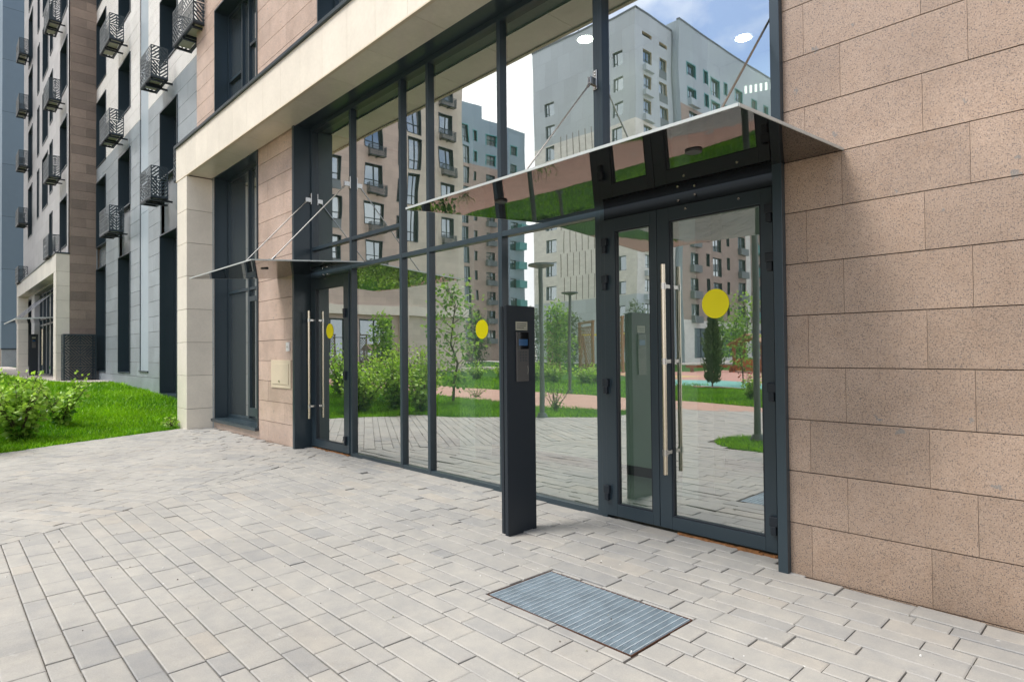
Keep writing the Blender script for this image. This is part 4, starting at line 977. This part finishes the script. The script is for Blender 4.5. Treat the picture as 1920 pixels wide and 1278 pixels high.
m.build('wall', [M['r5grey'], M['r5brown'], M['r4white'], M['teal'], M['metal']], H4)
m = MB(); QS.box(m, -84, -54.15, -.3, .06, 39.7, 39.9); m.build('parapet_cap', M['roof'], H4)
for h in hs: window(H4, QS, *h, depth=.24, fw=.07, mull=(.5,) if h[1]-h[0] > 1 else (), trans=((.3,),))
for a, b in ((-62,-56.5),(-69,-63),(-77,-71)): window(H4, QS, a, b, .5, 4.1, depth=.22, mull=(.33,.66), trans=((.7,),))
m = MB()
for h in hs:
    if h[2] > 30:
        for p in ((h[0]-.13,h[0],h[2]-.12,h[3]+.12), (h[1],h[1]+.13,h[2]-.12,h[3]+.12), (h[0],h[1],h[3],h[3]+.12)): QS.box(m, p[0], p[1], -.05, .04, p[2], p[3])
m.build('turquoise_trim', M['teal'], H4)
for k in range(10):
    z = 5.4+2.83*k
    m = MB(); QS.box(m, -69.4, -67.3, 0, .5, z-.5, z+.3); QS.box(m, -57.8, -55.9, 0, .5, z-.7, z+.1); m.build('balcony_box', M['spandrel'] if z < 29 else M['r5grey'], H4)
    if z < 31: m = MB(); QS.box(m, -73.8, -71.2, .0, 1.0, z, z+1.0); m.build('turquoise_balcony', M['teal'], H4)

# ------------------------------------------------------------------ planting
def leaf(m, p, d, size, r, tone, wr=.42, mat=0):
    d = Vector(d); 
    if d.length < 1e-4: d = Vector((0,0,1))
    d.normalize(); s = d.cross(Vector((r.gauss(0,1), r.gauss(0,1), r.gauss(0,1))))
    if s.length < 1e-3: return
    s.normalize(); n = d.cross(s); p = Vector(p)
    b = p+d*size*.45-n*size*.06
    m.poly([p, b+s*size*wr+n*size*.12, p+d*size-n*size*.10, b-s*size*wr+n*size*.12], mat, tone)
def stems_shrub(name, label, x, y, stems, leafn, lsize, mat, seed, z=None, group=None, cat='shrub', wr=.42):
    r = random.Random(seed); z0 = lz(x, y)-.02 if z is None else z
    t = thing(name, label, cat, (x, y, z0), group); st, lf = MB(), MB()
    for (dx, dy, h, bow) in stems:
        pts = []; n = 6
        for k in range(n+1):
            q = k/n; pts.append(Vector((x+dx*(q**bow)+r.gauss(0,.012), y+dy*(q**bow)+r.gauss(0,.012), z0+h*q)))
        st.path(pts, [.011*(1-.75*k/n) for k in range(n+1)], 5)
        for i in range(leafn):
            q = .10+.90*(i+r.random())/leafn; k = min(n-1, int(q*n)); p = pts[k].lerp(pts[k+1], q*n-k)
            a = i*2.4+r.gauss(0,.5); out = Vector((math.cos(a), math.sin(a), r.uniform(-.25,.55) if q < .93 else 1.2))
            st.tube(p, p+out*lsize*.5, .0025, .0015, 3)
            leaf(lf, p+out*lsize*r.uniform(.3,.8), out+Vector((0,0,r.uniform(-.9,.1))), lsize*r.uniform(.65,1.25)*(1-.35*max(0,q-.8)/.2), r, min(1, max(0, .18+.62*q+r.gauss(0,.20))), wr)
    st.build('stem', M['bark'], t); lf.build('foliage', mat, t); return t
def ring(n, rad, h, seed, bow=1.4):
    r = random.Random(seed); out = []
    for k in range(n): a = 2*math.pi*k/n+r.gauss(0,.3); q = rad*math.sqrt(r.random()); out.append((q*math.cos(a), q*math.sin(a), h*(1-.38*(q/rad)**2)*r.uniform(.82,1.03), bow))
    return out
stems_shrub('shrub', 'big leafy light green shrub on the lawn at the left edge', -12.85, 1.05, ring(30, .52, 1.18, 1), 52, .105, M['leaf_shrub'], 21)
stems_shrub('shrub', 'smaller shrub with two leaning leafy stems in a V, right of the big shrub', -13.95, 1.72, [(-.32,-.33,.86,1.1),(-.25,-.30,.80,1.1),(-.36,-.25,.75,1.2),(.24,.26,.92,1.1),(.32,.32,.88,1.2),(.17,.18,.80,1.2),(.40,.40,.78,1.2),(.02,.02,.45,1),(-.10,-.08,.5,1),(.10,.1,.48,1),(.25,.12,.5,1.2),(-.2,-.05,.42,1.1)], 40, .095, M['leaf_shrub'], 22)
stems_shrub('weed', 'small leafy weed at the foot of the beige pilaster', -12.98, 3.30, ring(9, .16, .26, 5), 12, .06, M['leaf_shrub'], 23, cat='weed')
gb = 'bushes mirrored in the left panes'
for k, (x, y, rad, h) in enumerate(((-11.8,.1,.62,1.45),(-12.9,.1,.65,1.45),(-14.1,.3,.65,1.35),(-13.2,-.9,.7,1.6),(-15.2,.3,.75,1.4),(-14.8,-1.2,.8,1.6),(-13.9,-.4,.7,1.5))):
    stems_shrub('bush', 'leafy green bush in the row mirrored in the left panes', x, y, ring(22, rad, h, 40+k), 36, .105, M['leaf_shrub'], 60+k, z=lz(x, y)-.02, group=gb, cat='bush')
gh = 'low hedge bushes mirrored behind the intercom post'
for k in range(11):
    x, y = -17.0-k*.75+.3*math.sin(k*2), -12.0-1.2*math.sin(k*1.7)-k*.12
    stems_shrub('hedge_bush', 'low hedge bush beyond the pink path', x, y, ring(16, .6, .85, 90+k), 26, .14, M['leaf_shrub'], 110+k, z=0, group=gh, cat='bush')
stems_shrub('shrub', 'sparse thin stemmed bush beside the lamp post nearest the intercom, mirrored', -9.8, -2.3, ring(12, .42, .72, 31, 1.), 10, .07, M['leaf_tree'], 32, z=0, wr=.25)
stems_shrub('shrub', 'tiny sparse shrub beside the pink path, mirrored left of the post', -14.6, -3.9, ring(9, .4, .42, 33, 1.), 9, .07, M['leaf_tree'], 34, z=0, wr=.25)
def tree(name, label, x, y, h, z0, r0, clumps, nl, ls, mat, seed, trunk=.05, group=None, wr=.38):
    r = random.Random(seed); t = thing(name, label, 'tree', (x, y, z0), group); tr, lf = MB(), MB()
    pts = [Vector((x+r.gauss(0,.02)*k, y+r.gauss(0,.02)*k, z0+h*.93*k/6)) for k in range(7)]
    tr.path(pts, [trunk*(1-.8*k/6) for k in range(7)], 8)
    for k in range(clumps):
        q = (k+.5)/clumps; zz = r0+(h-r0)*q; prof = math.sin(math.pi*min(1, .18+.80*q))**.8
        a = k*2.4+r.gauss(0,.4); rr = prof*h*.17*r.uniform(.5,1.25); c = Vector((x+rr*math.cos(a), y+rr*math.sin(a), z0+zz+r.gauss(0,.06*h)*.5))
        b = max(0, min(5.99, (zz-.12*h)/(h*.93)*6)); s = pts[int(b)].lerp(pts[int(b)+1], b-int(b))
        tr.tube(s, c, trunk*.32, trunk*.08, 5)
        for i in range(nl):
            u = r.random(); g = Vector((r.gauss(0,1), r.gauss(0,1), r.gauss(0,.8)))*h*.052
            p = s.lerp(c, .45+.55*u)+g
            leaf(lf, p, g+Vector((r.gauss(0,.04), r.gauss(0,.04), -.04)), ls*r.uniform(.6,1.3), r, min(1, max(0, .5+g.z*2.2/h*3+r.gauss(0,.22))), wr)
    tr.build('trunk', M['bark'], t); lf.build('crown', mat, t); return t
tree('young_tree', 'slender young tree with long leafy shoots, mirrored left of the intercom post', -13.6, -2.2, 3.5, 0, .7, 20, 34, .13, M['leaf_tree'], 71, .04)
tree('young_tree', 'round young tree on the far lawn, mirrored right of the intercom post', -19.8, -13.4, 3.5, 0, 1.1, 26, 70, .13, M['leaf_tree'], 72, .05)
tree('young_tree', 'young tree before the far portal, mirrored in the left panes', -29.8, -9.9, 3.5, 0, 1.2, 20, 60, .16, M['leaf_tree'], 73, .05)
tree('pine_tree', 'dark bushy pine far off, mirrored left of the intercom post', -34.5, -20.6, 4.2, 0, .8, 26, 80, .20, M['leaf_dark'], 74, .07, wr=.2)
for k, (x, y, h) in enumerate(((-33,-25,4.6),(-30.5,-26.5,4.2),(-27.5,-31,4.8))):
    tree('pine_tree', 'dark pine in the far group, mirrored right of the intercom post', x, y, h, 0, .8, 24, 70, .22, M['leaf_dark'], 76+k, .07, 'far pines mirrored right of the post', wr=.2)
tree('young_tree', 'thin sapling beside the narrow conifer, mirrored in the double door', -11.2, -14.6, 3.5, 0, .9, 20, 36, .11, M['leaf_tree'], 80, .03)
for k, (x, y, h) in enumerate(((-26,-44,4.5),(-22,-45,5),(-29,-46,5),(-18.5,-47,4.4))):
    tree('young_tree', 'far young tree before the brown wing, mirrored in the double door', x, y, h, 0, 1., 20, 50, .22, M['leaf_tree'], 84+k, .06, 'far trees before the brown wing')
r = random.Random(77); t = thing('conifer', 'narrow upright conifer on the lawn, mirrored below the yellow sticker', 'tree', (-11.6, -13.1, 0)); lf = MB()
for i in range(2200):
    q = r.random()**.9; a = r.uniform(0, 6.28); w = .40*math.sin(math.pi*min(1, .16+.82*q))**.8*(.55+.45*math.sin(a*3+q*23)*math.sin(q*41+a)+.25*r.random()); rr = w*math.sqrt(r.random())
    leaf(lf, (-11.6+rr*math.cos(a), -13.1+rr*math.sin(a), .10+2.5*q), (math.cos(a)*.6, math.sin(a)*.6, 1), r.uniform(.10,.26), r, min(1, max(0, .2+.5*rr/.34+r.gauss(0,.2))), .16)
lf.build('foliage', M['leaf_dark'], t); m = MB(); m.tube((-11.6,-13.1,-.02), (-11.6,-13.1,2.2), .03, .01); m.build('trunk', M['bark'], t)
t = stems_shrub('flower_bush', 'yellow green bush with red flowers near the leaning lamp post, mirrored in the double door', -7.9, -8.3, ring(14, .4, .8, 35), 24, .09, M['leaf_shrub'], 36, z=0, cat='bush')
m = MB(); r = random.Random(9)
for k in range(26): leaf(m, (-7.9+r.gauss(0,.3), -8.3+r.gauss(0,.3), .55+r.random()*.35), (r.gauss(0,1), r.gauss(0,1), 1), .07, r, .5)
m.build('blossom', M['petal'], t)

# ------------------------------------------------------------------ courtyard furniture
def lamp_post(x, y, h, label):
    t = thing('lamp_post', label, 'lamp post', (x, y, 0), None)
    m = MB(); m.tube((x,y,-.02), (x,y,.10), .14, .075, 18); m.tube((x,y,.10), (x,y,h-.05), .052, .046, 16); m.build('pole', M['lamp'], t)
    m = MB(); m.tube((x,y,h-.10), (x,y,h-.04), .05, .26, 28); m.tube((x,y,h-.04), (x,y,h), .27, .26, 28); m.build('lamp_head', M['lamp'], t)
lamp_post(-9.02, -1.05, 3.25, 'grey lamp post with a disc head mirrored just right of the intercom post')
lamp_post(-13.43, -6.95, 3.34, 'farther grey disc head lamp post beyond the pink path, mirrored near the intercom')
lamp_post(-4.28, -.92, 3.6, 'near dark lamp post on the round lawn island, mirrored in the double door')
lamp_post(-33.0, -12.2, 3.5, 'distant lamp post before the mirrored portal, seen in the single glazed door')
def trellis(x, y, w, h, ang, label, mat='wood'):
    t = thing('wooden_trellis', label, 'trellis', (x, y, 0)); ca, sa = math.cos(ang), math.sin(ang)
    P = lambda s, z, o=0: (x+ca*s-sa*o, y+sa*s+ca*o, z)
    for s in (-w/2, w/2): m = MB(); m.bar(P(s,-.05), P(s,h), .14, .14); m.build('post', M[mat], t)
    m = MB(); m.bar(P(-w/2-.15,h), P(w/2+.15,h), .16, .14); m.bar(P(-w/2,.35), P(w/2,.35), .08, .08); m.bar(P(-w/2,h-.3), P(w/2,h-.3), .08, .08); m.build('beam', M[mat], t)
    m = MB(); z0, z1 = .35, h-.3; c = -(z1-z0)
    while c < w:
        for sg, o in ((1,.012),(-1,-.012)):
            q = [(-w/2,z0),(w/2,z0),(w/2,z1),(-w/2,z1)]; b0 = c-w/2
            a, b = ((b0, z0), (b0+(z1-z0), z1)) if sg > 0 else ((b0+(z1-z0), z0), (b0, z1))
            pts = []
            for s in (0, 1):
                k = s; sx_ = a[0]+(b[0]-a[0])*k; pts.append([sx_, a[1]+(b[1]-a[1])*k])
            lo, hi = 0., 1.; dx = b[0]-a[0]
            for lim, s in ((-w/2, 1), (w/2, -1)):
                k = (lim-a[0])/dx
                if dx*s > 0: lo = max(lo, k)
                else: hi = min(hi, k)
            if hi-lo > .05: m.bar(P(a[0]+dx*lo, z0+(z1-z0)*lo, o), P(a[0]+dx*hi, z0+(z1-z0)*hi, o), .05, .02, up=(-sa,ca,0))
        c += .30
    m.build('lattice', M[mat], t)
trellis(-24.6, -18.4, 2.6, 3.1, Rd(35), 'timber lattice screen nearest the intercom post, mirrored')
trellis(-25.5, -22.3, 2.4, 3.2, Rd(30), 'timber lattice screen behind the round young tree, mirrored')
trellis(-23.4, -23.0, 1.6, 3.4, Rd(30), 'timber lattice screen with a gate beam, mirrored beside the door frame')
trellis(-20.6, -21.6, 2.0, 3.3, Rd(20), 'timber lattice screen mirrored in the narrow door leaf')
trellis(-14.9, -15.5, 1.0, 2.6, Rd(60), 'red stained lattice panel mirrored behind the long door handle', 'redwood')
t = thing('playhouse', 'small wooden playhouse with a pitched roof, mirrored at the right of the double door', 'playhouse', (-17.5, -29, 0)); x, y = -17.5, -29.
m = MB()
for dx in (-.9, .9):
    for dy in (-.7, .7): m.box(x+dx-.08, x+dx+.08, y+dy-.08, y+dy+.08, 0, 1.75)
m.build('post', M['redwood'], t)
m = MB(); m.hexa([(x-1.25,y-1,1.65),(x,y-1,2.35),(x,y+1,2.35),(x-1.25,y+1,1.65),(x-1.25,y-1,1.73),(x,y-1,2.45),(x,y+1,2.45),(x-1.25,y+1,1.73)]); m.hexa([(x,y-1,2.35),(x+1.25,y-1,1.65),(x+1.25,y+1,1.65),(x,y+1,2.35),(x,y-1,2.45),(x+1.25,y-1,1.73),(x+1.25,y+1,1.73),(x,y+1,2.45)]); m.build('roof', M['wood'], t)
m = MB(); m.box(x-.9,x+.9,y+.66,y+.74,.1,.85); m.box(x-.94,x-.86,y-.7,y+.7,.1,.85); m.box(x+.86,x+.94,y-.7,y+.7,.1,.85); m.build('side_board', M['orange'], t)
t = thing('sandpit_bench', 'long low timber bench beside the playhouse, mirrored', 'bench', (-18, -27, 0))
m = MB(); m.box(-21,-14.5,-27.2,-26.9,.28,.45); m.build('seat', M['redwood'], t)
for xx in (-20.6,-18,-15): m = MB(); m.box(xx-.08,xx+.08,-27.15,-26.95,0,.28); m.build('leg', M['redwood'], t)
t = thing('swing_frame', 'timber swing frame with a yellow top rail, mirrored right of the intercom post', 'swing', (-27, -26, 0))
for s in (0, 3.2):
    for d in (-.7, .7): m = MB(); m.bar((-28.2+s*.6,-25.2-s*.8+d*.6,0), (-28.2+s*.6,-25.2-s*.8,2.5), .12, .12); m.build('leg', M['redwood'], t)
m = MB(); m.bar((-28.3,-25.1,2.5), (-26.1,-27.9,2.5), .12, .12); m.build('top_rail', M['yellow'], t)

# ------------------------------------------------------------------ render settings
sc.view_settings.view_transform = 'Standard'; sc.view_settings.look = 'None'; sc.view_settings.exposure = .40; sc.view_settings.gamma = 1
sc.render.engine = 'CYCLES'
sc.cycles.max_bounces = 10; sc.cycles.glossy_bounces = 6; sc.cycles.transparent_max_bounces = 16; sc.cycles.transmission_bounces = 4; sc.cycles.diffuse_bounces = 4
sc.cycles.caustics_reflective = False; sc.cycles.sample_clamp_indirect = 6
try:
    sc.cycles.use_denoising = True; sc.cycles.denoiser = 'OPENIMAGEDENOISE'
except Exception: pass
